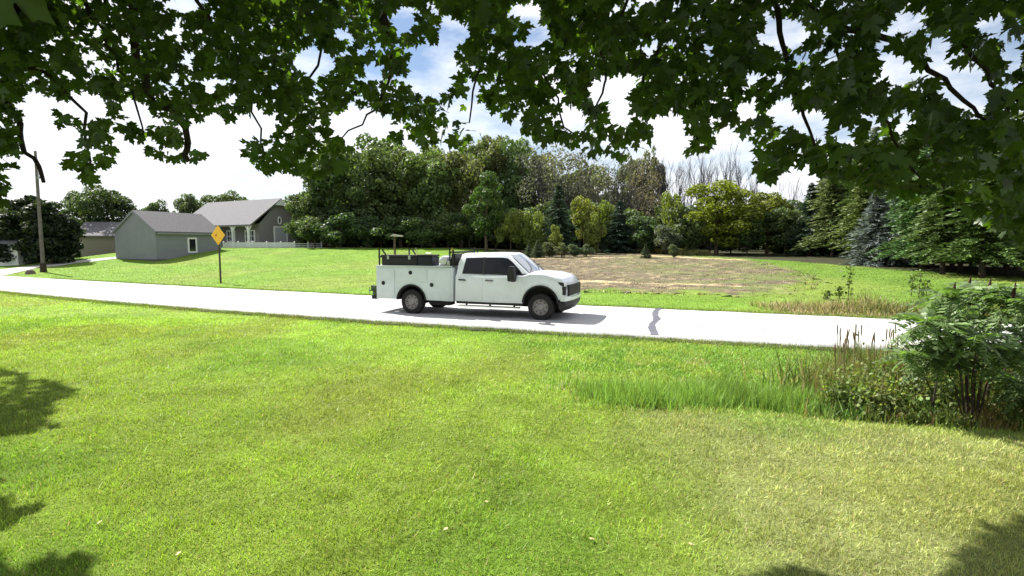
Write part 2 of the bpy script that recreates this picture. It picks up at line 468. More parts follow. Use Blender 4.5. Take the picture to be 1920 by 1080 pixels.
# tilled field: ragged patch with furrows and two straw strips
fb = [on_ground(a, b) for a, b in ((880, 481), (985, 477), (1110, 474.5), (1250, 477), (1400, 488), (1480, 502), (1545, 520), (1535, 543), (1430, 555), (1260, 554), (1090, 550), (930, 543), (860, 505))]
fpoly = np.array([(p.x, p.y) for p in fb])
def inpoly(x, y, poly):
    c = np.zeros(np.shape(x), bool); n = len(poly)
    for i in range(n):
        x1, y1 = poly[i]; x2, y2 = poly[(i + 1) % n]
        c ^= ((y1 > y) != (y2 > y)) & (x < (x2 - x1) * (y - y1) / (y2 - y1 + 1e-12) + x1)
    return c
def polydist(x, y, poly):
    d = np.full(np.shape(x), 1e9); n = len(poly)
    for i in range(n):
        a = poly[i]; b = poly[(i + 1) % n]; ab = b - a
        t = np.clip(((x - a[0]) * ab[0] + (y - a[1]) * ab[1]) / (ab @ ab), 0, 1)
        d = np.minimum(d, np.hypot(x - a[0] - t * ab[0], y - a[1] - t * ab[1]))
    return np.where(inpoly(x, y, poly), d, -d)
st = 0.22
fx = np.arange(fpoly[:, 0].min() - 1, fpoly[:, 0].max() + 1, st); fy = np.arange(fpoly[:, 1].min() - 1, fpoly[:, 1].max() + 1, st)
FX, FY = np.meshgrid(fx, fy)
D = polydist(FX, FY, fpoly) + (vnoise(FX, FY, 1.3, 41) - 0.5) * 2.2 + (vnoise(FX, FY, 0.4, 42) - 0.5) * 1.0
rowc = FY - float(farY(8.0)) + 0.36 * (FX - 8.0)            # furrows run along the road
FZ = zt(FX, FY) + 0.004 + 0.05 * np.clip(D, 0, 1) * (0.5 + 0.5 * np.sin(rowc * 5.2 + (vnoise(FX, FY, 2, 44)) * 3)) + 0.05 * np.clip(D, 0, 1) * vnoise(FX, FY, 0.35, 43)
FZ = FZ - 0.04 * sstep(0.45, 0.0, D)
soil = np.array([0.135, 0.112, 0.078]); straw = np.array([0.47, 0.37, 0.22]); green = np.array([0.12, 0.16, 0.045]); dark = np.array([0.09, 0.07, 0.052])
FC = soil + (dark - soil) * sstep(0.45, 0.8, vnoise(FX * 0.6, FY, 0.32, 45))[..., None]
def lerp_c(C, c, f): return C * (1 - f[..., None]) + c * f[..., None]
FC = lerp_c(FC, straw, 0.45 * sstep(0.62, 0.85, vnoise(FX * 0.7, FY, 0.25, 46)))
FC = lerp_c(FC, green, 0.8 * sstep(0.5, 0.75, vnoise(FX * 0.6, FY, 1.0, 47)) * sstep(2, 14, FX) * (0.35 + 0.65 * sstep(40, 24, FY)))
for a, b, wd in (((1080, 529), (1440, 540), 0.42), ((1200, 480), (1400, 489), 0.9), ((1000, 486), (1180, 484), 0.45)):
    pa, pb = on_ground(*a), on_ground(*b); ab = np.array([pb.x - pa.x, pb.y - pa.y]); L = np.hypot(*ab); ab = ab / L
    s = (FX - pa.x) * ab[0] + (FY - pa.y) * ab[1]; q = (FX - pa.x) * -ab[1] + (FY - pa.y) * ab[0]
    q = q + (vnoise(FX, FY, 1.5, 48) - 0.5) * 0.6
    FC = lerp_c(FC, straw * 1.05, 0.9 * sstep(wd, wd * 0.5, np.abs(q)) * sstep(-0.5, 0.8, s) * sstep(L + 0.8, L - 0.5, s))
FC = lerp_c(FC, green, 0.5 * sstep(0.5, 0.75, vnoise(FX * 0.25, FY, 0.7, 49)) * sstep(4, 12, FX))
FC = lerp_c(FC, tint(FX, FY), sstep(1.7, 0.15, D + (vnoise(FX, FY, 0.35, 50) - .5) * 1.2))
keep = D > 0
fi = np.arange(FX.size).reshape(FX.shape)
km = keep[:-1, :-1] & keep[1:, :-1] & keep[:-1, 1:] & keep[1:, 1:]
Ff = np.stack([fi[:-1, :-1], fi[:-1, 1:], fi[1:, 1:], fi[1:, :-1]], -1)[km]
used = np.unique(Ff); remap = np.full(FX.size, -1); remap[used] = np.arange(len(used))
FV = np.stack([FX, FY, FZ], -1).reshape(-1, 3)[used]
tag(link('tilled_field', np_mesh('tilled_field', FV, remap[Ff], M['ground'], True, {'tint': FC.reshape(-1, 3)[used]})), kind='structure')

# ------------------------------------------------------------------ buildings
def siding(name, col, step=0.2):
    m = bpy.data.materials.new(name); m.use_nodes = True
    t = m.node_tree; b = t.nodes['Principled BSDF']
    c = N2(t, 'ShaderNodeTexCoord'); w_ = N2(t, 'ShaderNodeTexWave'); w_.wave_type = 'BANDS'; w_.bands_direction = 'Z'; w_.wave_profile = 'SAW'
    w_.inputs['Scale'].default_value = 0.314 / step
    n = N2(t, 'ShaderNodeTexNoise'); n.inputs['Scale'].default_value = 1.4; n.inputs['Detail'].default_value = 6
    t.links.new(c.outputs['Object'], w_.inputs['Vector']); t.links.new(c.outputs['Object'], n.inputs['Vector'])
    r = N2(t, 'ShaderNodeValToRGB'); r.color_ramp.elements[0].color = (*[x * 0.86 for x in col], 1); r.color_ramp.elements[1].color = (*[x * 1.1 for x in col], 1)
    t.links.new(n.outputs['Fac'], r.inputs['Fac']); t.links.new(r.outputs['Color'], b.inputs['Base Color'])
    bp = N2(t, 'ShaderNodeBump'); bp.inputs['Strength'].default_value = 0.5; bp.inputs['Distance'].default_value = 0.02
    t.links.new(w_.outputs['Fac'], bp.inputs['Height']); t.links.new(bp.outputs['Normal'], b.inputs['Normal'])
    b.inputs['Roughness'].default_value = 0.7; b.inputs['Specular IOR Level'].default_value = 0.25
    return m
M['siding'] = siding('grey_siding', (0.215, 0.22, 0.245))
M['siding_dark'] = siding('dark_taupe_siding', (0.21, 0.20, 0.20))
M['siding_tan'] = siding('tan_siding', (0.21, 0.185, 0.16))
M['shingle'] = mat('grey_shingles', (0.115, 0.112, 0.118), 0.9, 0.2, vary=0.22, vscale=8, bump=0.6, bscale=14)
M['shingle2'] = mat('light_grey_shingles', (0.125, 0.125, 0.135), 0.9, 0.2, vary=0.15, vscale=5, bump=0.6, bscale=14)
M['trim'] = mat('white_trim', (0.72, 0.72, 0.72), 0.5, 0.4, vary=0.06)
M['wood_fence'] = mat('weathered_white_fence', (0.60, 0.60, 0.62), 0.7, 0.3, vary=0.1)
M['glass'] = mat('dark_window_glass', (0.015, 0.018, 0.022), 0.08, 0.6)

def gable_house(parent, L, W, he, hr, wall, roof, hip0=None, over=0.35, gx=0.12):
    """ridge along local x from 0..L; width W along y (0..W); eaves he, ridge hr"""
    b = MB()
    v = [(0, 0, -0.6), (L, 0, -0.6), (L, W, -0.6), (0, W, -0.6), (0, 0, he), (L, 0, he), (L, W, he), (0, W, he), (0, W / 2, hr), (L, W / 2, hr)]
    b.add(v, [(0, 1, 5, 4), (1, 2, 6, 9, 5), (2, 3, 7, 6), (3, 0, 4, 8, 7), (0, 3, 2, 1)])
    b.build('wall', wall, parent)
    r = MB(); th = 0.14; sl_ = (hr - he) / (W / 2)
    for s in (0, 1):
        y0, y1 = (-over, W / 2) if s == 0 else (W + over, W / 2)
        z0, z1 = he - over * sl_, hr
        a = [(-gx, y0, z0 + .02), (L + gx, y0, z0 + .02), (L + gx, y1, z1 + .02), (-gx, y1, z1 + .02)]
        c = [(x, y, z + th) for x, y, z in a]
        r.add(a + c, [(0, 1, 2, 3), (7, 6, 5, 4), (0, 4, 5, 1), (1, 5, 6, 2), (2, 6, 7, 3), (3, 7, 4, 0)])
    rf = r.build('roof', roof, parent)
    tl = []
    for xx in (-gx - 0.03, L + gx - 0.02):
        for s in (0, 1):
            y0, y1 = (-over, W / 2) if s == 0 else (W + over, W / 2)
            z0, z1 = he - over * sl_, hr
            a = [(xx, y0, z0 - 0.08), (xx + .05, y0, z0 - .08), (xx + .05, y1, z1 - .08), (xx, y1, z1 - .08)]
            c = [(x, y, z + 0.2) for x, y, z in a]
            t = MB(); tl.append(t); t.add(a + c, [(0, 1, 2, 3), (7, 6, 5, 4), (0, 4, 5, 1), (1, 5, 6, 2), (2, 6, 7, 3), (3, 7, 4, 0)])
    return rf, tl

def frame_rect(mb, u0, u1, z0, z1, wd, put):
    for a, b, c, d in ((u0 - wd, u1 + wd, z1, z1 + wd), (u0 - wd, u1 + wd, z0 - wd, z0), (u0 - wd, u0, z0, z1), (u1, u1 + wd, z0, z1)):
        put(mb, a, b, c, d)

# --- grey shed: gable end faces the driveway, long side runs back to the right
B = on_ground(294, 490.2); rz = math.radians(70); Yb = B.y
Ls = 1.0; Wd = 1.0
while (lambda x, y: 960 + FPX * x / y)(B.x + math.cos(rz) * Ls, B.y + math.sin(rz) * Ls) < 416: Ls += 0.05
while (lambda x, y: 960 + FPX * x / y)(B.x - math.sin(rz) * Wd, B.y + math.cos(rz) * Wd) > 219: Wd += 0.05
he = z_of(433.5, Yb) - B.z
hr = z_of(396, Yb + 0.5) - B.z
shed = thing('shed', 'grey gabled shed with one narrow white-framed window by the driveway', 'shed', (B.x, B.y, B.z - 0.02), rz)
print('shed', B, Ls, Wd, he, hr)
rf, tr = gable_house(shed, Ls, Wd, he, hr, M['siding'], M['shingle'], over=0.22)
for t_ in tr: t_.build('bargeboard', M['siding'], shed)
SW = (0.475 * Ls, 0.575 * Ls, 0.95, 2.2)
wmb = MB(); wmb.box(SW[0], SW[1], -0.03, 0.02, SW[2], SW[3]); wo = wmb.build('window', M['glass'], shed)
fm = MB(); frame_rect(fm, *SW, 0.16, lambda m_, a, b, c, d: m_.box(a, b, -0.07, 0.0, c, d)); fm.build('frame', M['trim'], wo)
fs = MB(); fs.box(0.02, Ls - 0.02, -0.30, -0.225, he - 0.26, he - 0.10); fs.build('gutter', M['siding'], shed)
fd = MB(); fd.box(-0.05, Ls + 0.05, -0.05, Wd + 0.05, -0.6, 0.22); fd.build('foundation', mat('shade_toned_block', (0.10, 0.095, 0.09), 0.95, 0.1, vary=0.2), shed)  # foundation block; the shadow line along the shed foot is put into its colour

# --- barn-like house behind the white fence
yb = 66.0
bp_ = base_at(489, yb)
bh = thing('barn_house', 'dark taupe barn-style house with pale grey roof behind the white fence', 'house', (bp_.x, bp_.y, bp_.z), 0)
he2 = z_of(419, yb) - bp_.z; hr2 = z_of(373.5, yb + 2) - bp_.z
BW = 6.0; BL = 15.0
bh.rotation_euler = (0, 0, math.radians(-29))
mbw = MB()
mbw.add([(-BL, 0, -1), (0, 0, -1), (0, BW, -1), (-BL, BW, -1), (-BL, 0, he2), (0, 0, he2), (0, BW, he2), (-BL, BW, he2), (-BL, BW / 2, hr2), (0, BW / 2, hr2)],
        [(0, 1, 5, 4), (1, 2, 6, 9, 5), (2, 3, 7, 6), (3, 0, 4, 8, 7), (0, 3, 2, 1)])
mbw.build('wall', M['siding_dark'], bh)
r = MB(); sl_ = (hr2 - he2) / (BW / 2)
for s_, ov in ((0, 1.5), (1, 0.4)):
    y0, y1 = (-ov, BW / 2) if s_ == 0 else (BW + ov, BW / 2)
    z0 = he2 - 0.35 if s_ == 0 else he2 - ov * sl_
    a = [(-BL - .3, y0, z0 + .02), (0.3, y0, z0 + .02), (0.3, y1, hr2 + .02), (-BL - .3, y1, hr2 + .02)]
    c = [(x, y, z + 0.16) for x, y, z in a]
    r.add(a + c, [(0, 1, 2, 3), (7, 6, 5, 4), (0, 4, 5, 1), (1, 5, 6, 2), (2, 6, 7, 3), (3, 7, 4, 0)])
    t_ = MB()
    a = [(0.30, y0, z0 - .02), (0.36, y0, z0 - .02), (0.36, y1, hr2 - .02), (0.30, y1, hr2 - .02)]
    c = [(x, y, z + 0.22) for x, y, z in a]
    t_.add(a + c, [(0, 1, 2, 3), (7, 6, 5, 4), (0, 4, 5, 1), (1, 5, 6, 2), (2, 6, 7, 3), (3, 7, 4, 0)])
    t_.build('bargeboard', M['siding_dark'], bh)
r.build('roof', M['shingle2'], bh)
ap = MB(); ap.prism([(-0.9, hr2 - 0.75), (0.9, hr2 - 0.75), (0.0, hr2 + 0.05)], 0, 0.08); apo = ap.build('gable_ornament', M['trim'], bh, (0.42, BW / 2, 0)); apo.rotation_euler = (0, 0, math.radians(90))
pf_ = MB(); pf_.box(-BL, 0.0, -1.5, 0, -1, 0.12); pf_.build('porch_floor', M['siding_dark'], bh)
for xx in (-0.25, -3.3, -6.4, -9.5, -12.6):
    p = MB(); p.box(xx - .11, xx + .11, -1.42, -1.2, 0.12, he2 - 0.25)
    for s_ in (-1, 1):
        p.add([(xx + s_ * .11, -1.36, he2 - .95), (xx + s_ * .11, -1.26, he2 - .95), (xx + s_ * .62, -1.26, he2 - .32), (xx + s_ * .62, -1.36, he2 - .32), (xx + s_ * .11, -1.36, he2 - .75), (xx + s_ * .11, -1.26, he2 - .75), (xx + s_ * .46, -1.26, he2 - .32), (xx + s_ * .46, -1.36, he2 - .32)],
              [(0, 1, 2, 3), (4, 7, 6, 5), (0, 4, 5, 1), (3, 2, 6, 7), (0, 3, 7, 4), (1, 5, 6, 2)])
    p.build('porch_post', M['trim'], bh)
pb_ = MB(); pb_.box(-BL, 0.0, -1.44, -1.2, he2 - .36, he2 - .24); pb_.build('porch_beam', M['trim'], bh)
for x0, x1 in ((-2.6, -1.0), (-6.3, -4.9), (-9.4, -8.2)):
    wb = MB(); wb.box(x0, x1, -0.04, 0.02, 0.85, 2.05); wo = wb.build('window', M['glass'], bh)
    fm = MB(); frame_rect(fm, x0, x1, 0.85, 2.05, 0.16, lambda m_, a, b, c, d: m_.box(a, b, -0.1, -0.001, c, d))
    for k in (1, 2): fm.box(x0 + (x1 - x0) * k / 3 - .04, x0 + (x1 - x0) * k / 3 + .04, -0.09, -0.041, 0.85, 2.05)
    fm.box(x0, x1, -0.088, -0.042, 1.42, 1.49)
    fm.build('frame', M['trim'], wo)
dr = MB(); dr.box(0.0, 0.05, 2.15, 3.85, 0.1, 2.55); d_ = dr.build('door', mat('pale_grey_door', (0.36, 0.38, 0.41), 0.6, 0.3, vary=0.05), bh)
fm = MB(); frame_rect(fm, 2.15, 3.85, 0.1, 2.55, 0.16, lambda m_, a, b, c, d: m_.box(0.001, 0.1, a, b, c, d)); fm.build('frame', M['trim'], d_)
lw = MB(); n = 18
lw.add([(0.03, 2.9 + 0.17 * math.cos(2 * math.pi * k / n), 3.45 + 0.38 * math.sin(2 * math.pi * k / n)) for k in range(n)], [tuple(range(n))]); lo_ = lw.build('loft_window', M['glass'], bh)
lw = MB(); lw.tube([(0.05, 2.9 + 0.22 * math.cos(2 * math.pi * k / n), 3.45 + 0.44 * math.sin(2 * math.pi * k / n)) for k in range(n + 1)], 0.07, 6); lw.build('frame', M['trim'], lo_)

# --- tan garage behind the shed, white house at the edge
g0 = base_at(136, 60)
gar = thing('garage', 'low tan gabled garage half hidden behind the grey shed', 'garage', g0, math.radians(8))
hg = z_of(442, 60) - g0.z
rf, tr = gable_house(gar, 6.2, 6.0, hg, hg + 1.5, M['siding_tan'], M['shingle'], over=0.3)
for t_ in tr: t_.build('bargeboard', M['trim'], gar)
gw = MB(); gw.box(5.0, 5.35, -0.05, 0.02, 0.2, 1.9); gw.build('door_jamb', M['trim'], gar)
h0 = base_at(-75, 50)
wh = thing('white_house', 'small white house with pale roof beside the dark arborvitae', 'house', h0, math.radians(14))
rf, tr = gable_house(wh, 4.6, 5.0, 2.3, 3.6, M['trim'], M['shingle2'], over=0.3)
for t_ in tr: t_.build('bargeboard', M['trim'], wh)
wb = MB(); wb.box(2.6, 3.5, -0.04, 0.02, 0.9, 1.9); wo = wb.build('window', M['glass'], wh)
fm = MB(); frame_rect(fm, 2.6, 3.5, 0.9, 1.9, 0.1, lambda m_, a, b, c, d: m_.box(a, b, -0.08, -0.001, c, d)); fm.build('frame', M['trim'], wo)

# --- white board fence in front of the barn-like house
pa = base_at(421, 60.0); pbb = base_at(604, 63.0)
fl = Vector((pbb.x - pa.x, pbb.y - pa.y, 0)); FL = fl.length; fa = math.atan2(fl.y, fl.x)
fen = thing('board_fence', 'low white board fence across the front of the barn-style house', 'fence', (pa.x, pa.y, 0), fa)
def fz(s): return ztf(pa.x + math.cos(fa) * s, pa.y + math.sin(fa) * s)
npan = 7; ps = FL / npan
for k in range(npan + 1):
    p = MB(); z = fz(k * ps); p.box(k * ps - .07, k * ps + .07, -.07, .07, z - .2, z + 0.72); p.add([(k * ps - .09, -.09, z + .72), (k * ps + .09, -.09, z + .72), (k * ps + .09, .09, z + .72), (k * ps - .09, .09, z + .72), (k * ps, 0, z + .80)], [(0, 3, 2, 1), (0, 1, 4), (1, 2, 4), (2, 3, 4), (3, 0, 4)])
    p.build('post', M['wood_fence'], fen)
for k in range(npan):
    z0, z1 = fz(k * ps), fz((k + 1) * ps); nb = 5 if k < 5 else 3
    for j in range(nb):
        h_ = 0.06 + j * (0.60 / nb); hh = 0.60 / nb - (0.012 if nb == 5 else 0.13)
        a = [(k * ps + .07, -.02, z0 + h_), ((k + 1) * ps - .07, -.02, z1 + h_), ((k + 1) * ps - .07, .02, z1 + h_), (k * ps + .07, .02, z0 + h_)]
        c = [(x, y, z + hh) for x, y, z in a]
        p = MB(); p.add(a + c, [(0, 3, 2, 1), (4, 5, 6, 7), (0, 1, 5, 4), (1, 2, 6, 5), (2, 3, 7, 6), (3, 0, 4, 7)]); p.build('board', M['wood_fence'], fen)

# ------------------------------------------------------------------ trees: prototype meshes
def trunk_mesh(name, H, r0, top, limbs, spread, m, n=7):
    b = MB(); rr = random.Random(name)
    pts = []; rad = []
    for k in range(7):
        t = k / 6
        pts.append((rr.uniform(-.12, .12) * t * 2, rr.uniform(-.12, .12) * t * 2, -0.3 + t * (top + 0.3))); rad.append(r0 * (1 - 0.75 * t) * (1.25 if k == 0 else 1))
    b.tube(pts, rad, n)
    for k in range(limbs):
        z0 = top * rr.uniform(0.35, 0.95); a = rr.uniform(0, 6.28); L = spread * rr.uniform(0.5, 1.0)
        q = [(0, 0, z0)]
        for j in range(1, 4):
            q.append((math.cos(a) * L * j / 3 + rr.uniform(-.1, .1), math.sin(a) * L * j / 3 + rr.uniform(-.1, .1), z0 + L * 0.75 * (j / 3) ** 0.8))
        b.tube(q, [r0 * .38, r0 * .28, r0 * .16, r0 * .06], 5)
    o = b.build(name, m, smooth=True); me = o.data; bpy.data.objects.remove(o); return me

def crown_decid(name, H, R, z0, nl, nleaf, lsz, seed, conic=0.0):
    g = np.random.default_rng(seed); P = []; Nn = []
    cz = (z0 + H) / 2; hz = (H - z0) / 2
    for k in range(nl):
        d = g.normal(size=3); d /= np.linalg.norm(d); q = g.uniform(0.35, 0.86)
        c = np.array([d[0] * R * q, d[1] * R * q, cz + d[2] * hz * q])
        if conic: 
            f = 1 - conic * max(0, (c[2] - z0) / (H - z0)); c[0] *= f; c[1] *= f
        r = R * g.uniform(0.20, 0.40)
        n = max(8, int(nleaf / nl * (r / (R * .3)) ** 2))
        dd = unit(g.normal(size=(n, 3)) + np.array([0, 0, 0.25])); rad = r * g.uniform(0.55, 1.12, (n, 1)) ** 0.7
        P.append(c + dd * rad * np.array([1, 1, 0.8])); Nn.append(dd)
    P = np.concatenate(P); Nn = np.concatenate(Nn)
    P[:, 2] = np.maximum(P[:, 2], z0 * 0.6)
    V, F_ = leaf_quads(P, lsz, Nn, 0.7)
    return np_mesh(name, V, F_, M['foliage'])

def crown_spruce(name, H, R, z0, whorls, seed, droop=0.35, ragged=0.2, m=None, dens=1.0, sz=0.30, power=0.85, scat=0.2, rise=0.0):
    g = np.random.default_rng(seed); P = []; A = []; Bv = []
    for k in range(whorls):
        t = k / (whorls - 1); z = z0 + (H - z0) * t ** 0.92
        L = R * (1 - t) ** power * (1 + g.uniform(-ragged, ragged)) + 0.12
        nb = int(6 + 7 * (1 - t))
        for b in range(nb):
            a = g.uniform(0, 6.283); Lb = L * g.uniform(0.72, 1.12); out_ = np.array([math.cos(a), math.sin(a), 0]); side = np.array([-math.sin(a), math.cos(a), 0])
            zo = g.uniform(-scat, scat); ns = max(2, int(Lb / (sz * 0.85) * dens))
            for j in range(ns):
                s = (j + 0.6) / ns; p = out_ * Lb * s + np.array([0, 0, z + zo - droop * Lb * s * s + (0.10 + rise) * Lb * s])
                for q in (-1, 0, 1):
                    P.append(p + side * q * sz * (1.15 - 0.7 * s) + g.normal(size=3) * sz * 0.18)
                    ax = out_ * 0.8 + side * q * 0.7 + np.array([0, 0, g.uniform(-.55, .15) + rise * 1.6]); ax /= np.linalg.norm(ax)
                    A.append(ax * sz * g.uniform(0.6, 1.0)); w_ = np.cross(ax, g.normal(size=3)); w_ /= np.linalg.norm(w_); Bv.append(w_ * sz * 0.55)
    V, F_ = quads(np.array(P), np.array(A), np.array(Bv))
    return np_mesh(name, V, F_, m or M['needle'])

def bare_mesh(name, H, seed, up=0.8, depth=5, r0=0.13, m=None):
    rr = random.Random(seed); b = MB()
    def grow(p, d, L, r, dep):
        q = [p]; n = 3
        for k in range(n):
            d = (d + Vector((rr.uniform(-.16, .16), rr.uniform(-.16, .16), rr.uniform(-.02, .12)))).normalized(); q.append(q[-1] + d * L / n)
        b.tube(q, [r, r * .85, r * .7, r * .55], 3 if dep < 4 else 5, cap=False)
        if dep == 0: return
        for k in range(rr.choice((2, 3, 3))):
            a = rr.uniform(0, 6.28); sp = rr.uniform(0.3, 0.75) * (1.3 - up * .6)
            dd = (d * 1.0 + Vector((math.cos(a) * sp, math.sin(a) * sp, 0.25 * up))).normalized()
            grow(q[rr.choice((1, 2, 3, 3))], dd, L * rr.uniform(0.6, 0.85), r * .52, dep - 1)
    grow(Vector((0, 0, -.3)), Vector((0, 0, 1)), H * 0.30, r0, depth)
    me = bpy.data.meshes.new(name); me.from_pydata(b.v, [], b.f); me.materials.append(m or M['bark_grey'])
    zmax = max(v[2] for v in b.v)
    for v in me.vertices: v.co.z *= H / zmax
    return me

PROTO = {}
DEC = [(crown_decid('crown', 16, 4.6, 1.0, 38, 8500, 0.34, s), trunk_mesh('trunk%d' % s, 16, .26, 11, 7, 3.2, M['bark'])) for s in (1, 2, 3, 4)]
OVAL = [(crown_decid('crown', 9, 2.5, 0.9, 34, 7000, 0.20, 9, conic=0.25), trunk_mesh('trunkov', 9, .17, 6.5, 6, 1.5, M['bark']))]
BUSH = [(crown_decid('crown', 4, 1.9, 0.15, 22, 3600, 0.17, s), trunk_mesh('trunkb%d' % s, 4, .07, 2.6, 6, 1.1, M['bark'])) for s in (21, 22, 23)]
SPR = [(crown_spruce('crown', 10, 2.3, 0.3, 40, s, sz=.25, scat=.25), trunk_mesh('trunks%d' % s, 10, .14, 9, 0, 0, M['bark'])) for s in (31, 32)]
PINE = [(crown_spruce('crown', 13, 2.1, 1.9, 60, s, droop=.34, ragged=.6, sz=.26, power=0.62, dens=.9, scat=.6, rise=.04), trunk_mesh('trunkp%d' % s, 13, .17, 12, 0, 0, M['bark_dark'])) for s in (41, 42, 43)]
ARB = [(crown_decid('crown', 8, 1.9, -0.5, 56, 9000, 0.22, 51, conic=0.5), trunk_mesh('trunka', 8, .15, 6, 0, 0, M['bark']))]
BARE = [bare_mesh('limbs', 15, s, r0=.30) for s in (61, 62, 63, 64)]
DYING = [crown_decid('crown', 15, 4.2, 3.0, 40, 1900, 0.24, s) for s in (71, 72)]

def tree(kind, px, Y, top_py, wpx, color, name, label, group=None, var=0, nobase=None):
    """px: where its foot stands in the picture; Y: depth on the terrain; height from the row of its top"""
    b = base_at(px, Y); H = z_of(top_py, Y) - b.z
    wid = wpx * Y / FPX
    cme, tme, H0, R0 = None, None, 1, 1
    if kind == 'decid': (cme, tme), H0, R0 = DEC[var % 4], 16, 4.9
    elif kind == 'oval': (cme, tme), H0, R0 = OVAL[0], 9, 2.6
    elif kind == 'bush': (cme, tme), H0, R0 = BUSH[var % 3], 4, 2.0
    elif kind == 'spruce': (cme, tme), H0, R0 = SPR[var % 2], 10.1, 2.5
    elif kind == 'pine': (cme, tme), H0, R0 = PINE[var % 3], 13.1, 2.8
    elif kind == 'arb': (cme, tme), H0, R0 = ARB[0], 7.1, 1.6
    elif kind == 'bare': tme, H0, R0 = BARE[var % 4], 15, 3.5
    elif kind == 'dying': cme, tme, H0, R0 = DYING[var % 2], BARE[var % 4], 15, 4.4
    t = thing(name, label, 'shrub' if kind == 'bush' and H < 4.5 else 'tree', b, rnd.uniform(0, 6.28), group)
    sc = (wid / 2 / R0, wid / 2 / R0, H / H0)
    link('limbs' if kind == 'bare' else 'trunk', tme, t, scale=sc)
    if cme:
        c = link('crown', cme, t, scale=sc); c.color = (*color, 1)
    return t

G_DARK = (0.076, 0.112, 0.046); G_MID = (0.105, 0.148, 0.054); G_OLIVE = (0.135, 0.152, 0.062); G_YEL = (0.15, 0.185, 0.045); G_BLUE = (0.045, 0.078, 0.045)  # greens lightened to stand in for haze over the woods
G_GREY = (0.135, 0.130, 0.120)
def jit(c, a=0.18):
    k = 1 + rnd.uniform(-a, a); return (c[0] * k * (1 + rnd.uniform(-.12, .12)), c[1] * k, c[2] * k)

# the woods behind the lawn, front row
W1 = 'leafy trees along the front of the woods'
for i, (px, Y, top, wd, c) in enumerate([(585, 66, 335, 90, G_DARK), (625, 67, 262, 130, G_MID), (690, 66, 262, 130, G_DARK), (752, 67, 255, 135, G_MID), (815, 66, 268, 120, G_MID), (865, 67, 262, 110, G_OLIVE)]):
    tree('decid', px, Y, top, wd, jit(c), 'leafy_tree', 'tall green leafy tree at the front of the woods behind the utility truck', W1, i)
tree('oval', 912, 58, 316, 88, (0.055, 0.10, 0.026), 'oval_tree', 'single dense oval tree standing on the lawn in front of the woods')
W2 = 'tall trees deep in the woods'
for i, (px, Y, top, wd, c) in enumerate([(640, 78, 245, 130, G_MID), (720, 80, 238, 140, G_DARK), (800, 79, 252, 130, G_MID), (885, 78, 232, 110, G_MID), (925, 80, 226, 90, G_OLIVE), (968, 78, 240, 90, G_MID), (1010, 80, 262, 100, G_OLIVE), (1100, 82, 285, 120, G_MID), (560, 80, 372, 90, G_MID), (585, 84, 356, 90, G_OLIVE), (1185, 80, 272, 66, G_OLIVE), (1222, 78, 258, 44, G_OLIVE)]):
    tree('decid', px, Y, top, wd, jit(c), 'woodland_tree', 'tall leafy tree deep in the woods, its top showing over the front row', W2, i + 1)
W3 = 'half-dead grey trees in the woods'
for i, (px, Y, top, wd) in enumerate([(1010, 72, 262, 110), (1050, 70, 250, 120), (1085, 72, 272, 100), (1130, 72, 290, 90), (1165, 70, 282, 80), (1205, 72, 285, 80)]):
    tree('dying', px, Y, top, wd, jit(G_GREY), 'dying_tree', 'half-dead tree with grey thinning leaves in the woods', W3, i)
W4 = 'bare leafless trees against the sky'
for i, (px, Y, top, wd) in enumerate([(1228, 76, 285, 60), (1255, 75, 272, 70), (1285, 78, 280, 70), (1312, 76, 265, 64), (1340, 75, 282, 70), (1352, 74, 240, 50), (1385, 76, 262, 60), (1410, 78, 290, 60), (1270, 82, 290, 70), (1440, 78, 318, 60), (1475, 76, 305, 60), (1505, 78, 330, 50), (1325, 80, 290, 80), (1120, 68, 300, 60), (1180, 67, 300, 60), (1240, 73, 282, 80), (1268, 74, 290, 80), (1298, 73, 276, 80), (1330, 72, 288, 80), (1360, 73, 280, 80), (1395, 73, 292, 80), (1060, 68, 262, 80), (1030, 68, 275, 70), (1150, 70, 280, 70)]):
    tree('bare', px, Y, top, wd, G_GREY, 'bare_tree', 'leafless tree with thin upright grey limbs rising over the woods', W4, i)
# understorey and shrubs along the woods edge
W5 = 'dark shrubs under the woods'
ug = [(592, 62, 400, 90), (640, 61, 395, 100), (690, 62, 405, 90), (740, 61, 400, 100), (790, 61, 405, 90), (840, 62, 400, 100), (880, 63, 395, 90), (1210, 57, 400, 90), (1400, 53, 395, 90), (1470, 52, 385, 100), (1290, 55, 380, 90), (1100, 62, 375, 90), (1180, 60, 385, 80),
      (615, 66, 385, 100), (665, 68, 380, 100), (715, 67, 380, 100), (765, 68, 380, 100), (815, 67, 380, 100), (930, 64, 395, 90), (975, 64, 385, 90), (1020, 64, 380, 90), (1065, 64, 385, 90), (1140, 64, 380, 90), (1240, 60, 385, 90), (1330, 58, 395, 100), (1370, 57, 400, 90), (1440, 57, 395, 90), (1500, 56, 390, 90), (1545, 58, 400, 90), (566, 66, 400, 60)]
for i, (px, Y, top, wd) in enumerate(ug):
    tree('bush', px, Y, top, wd, jit(G_DARK), 'dark_shrub', 'dark green undergrowth shrub filling the foot of the woods', W5, i)
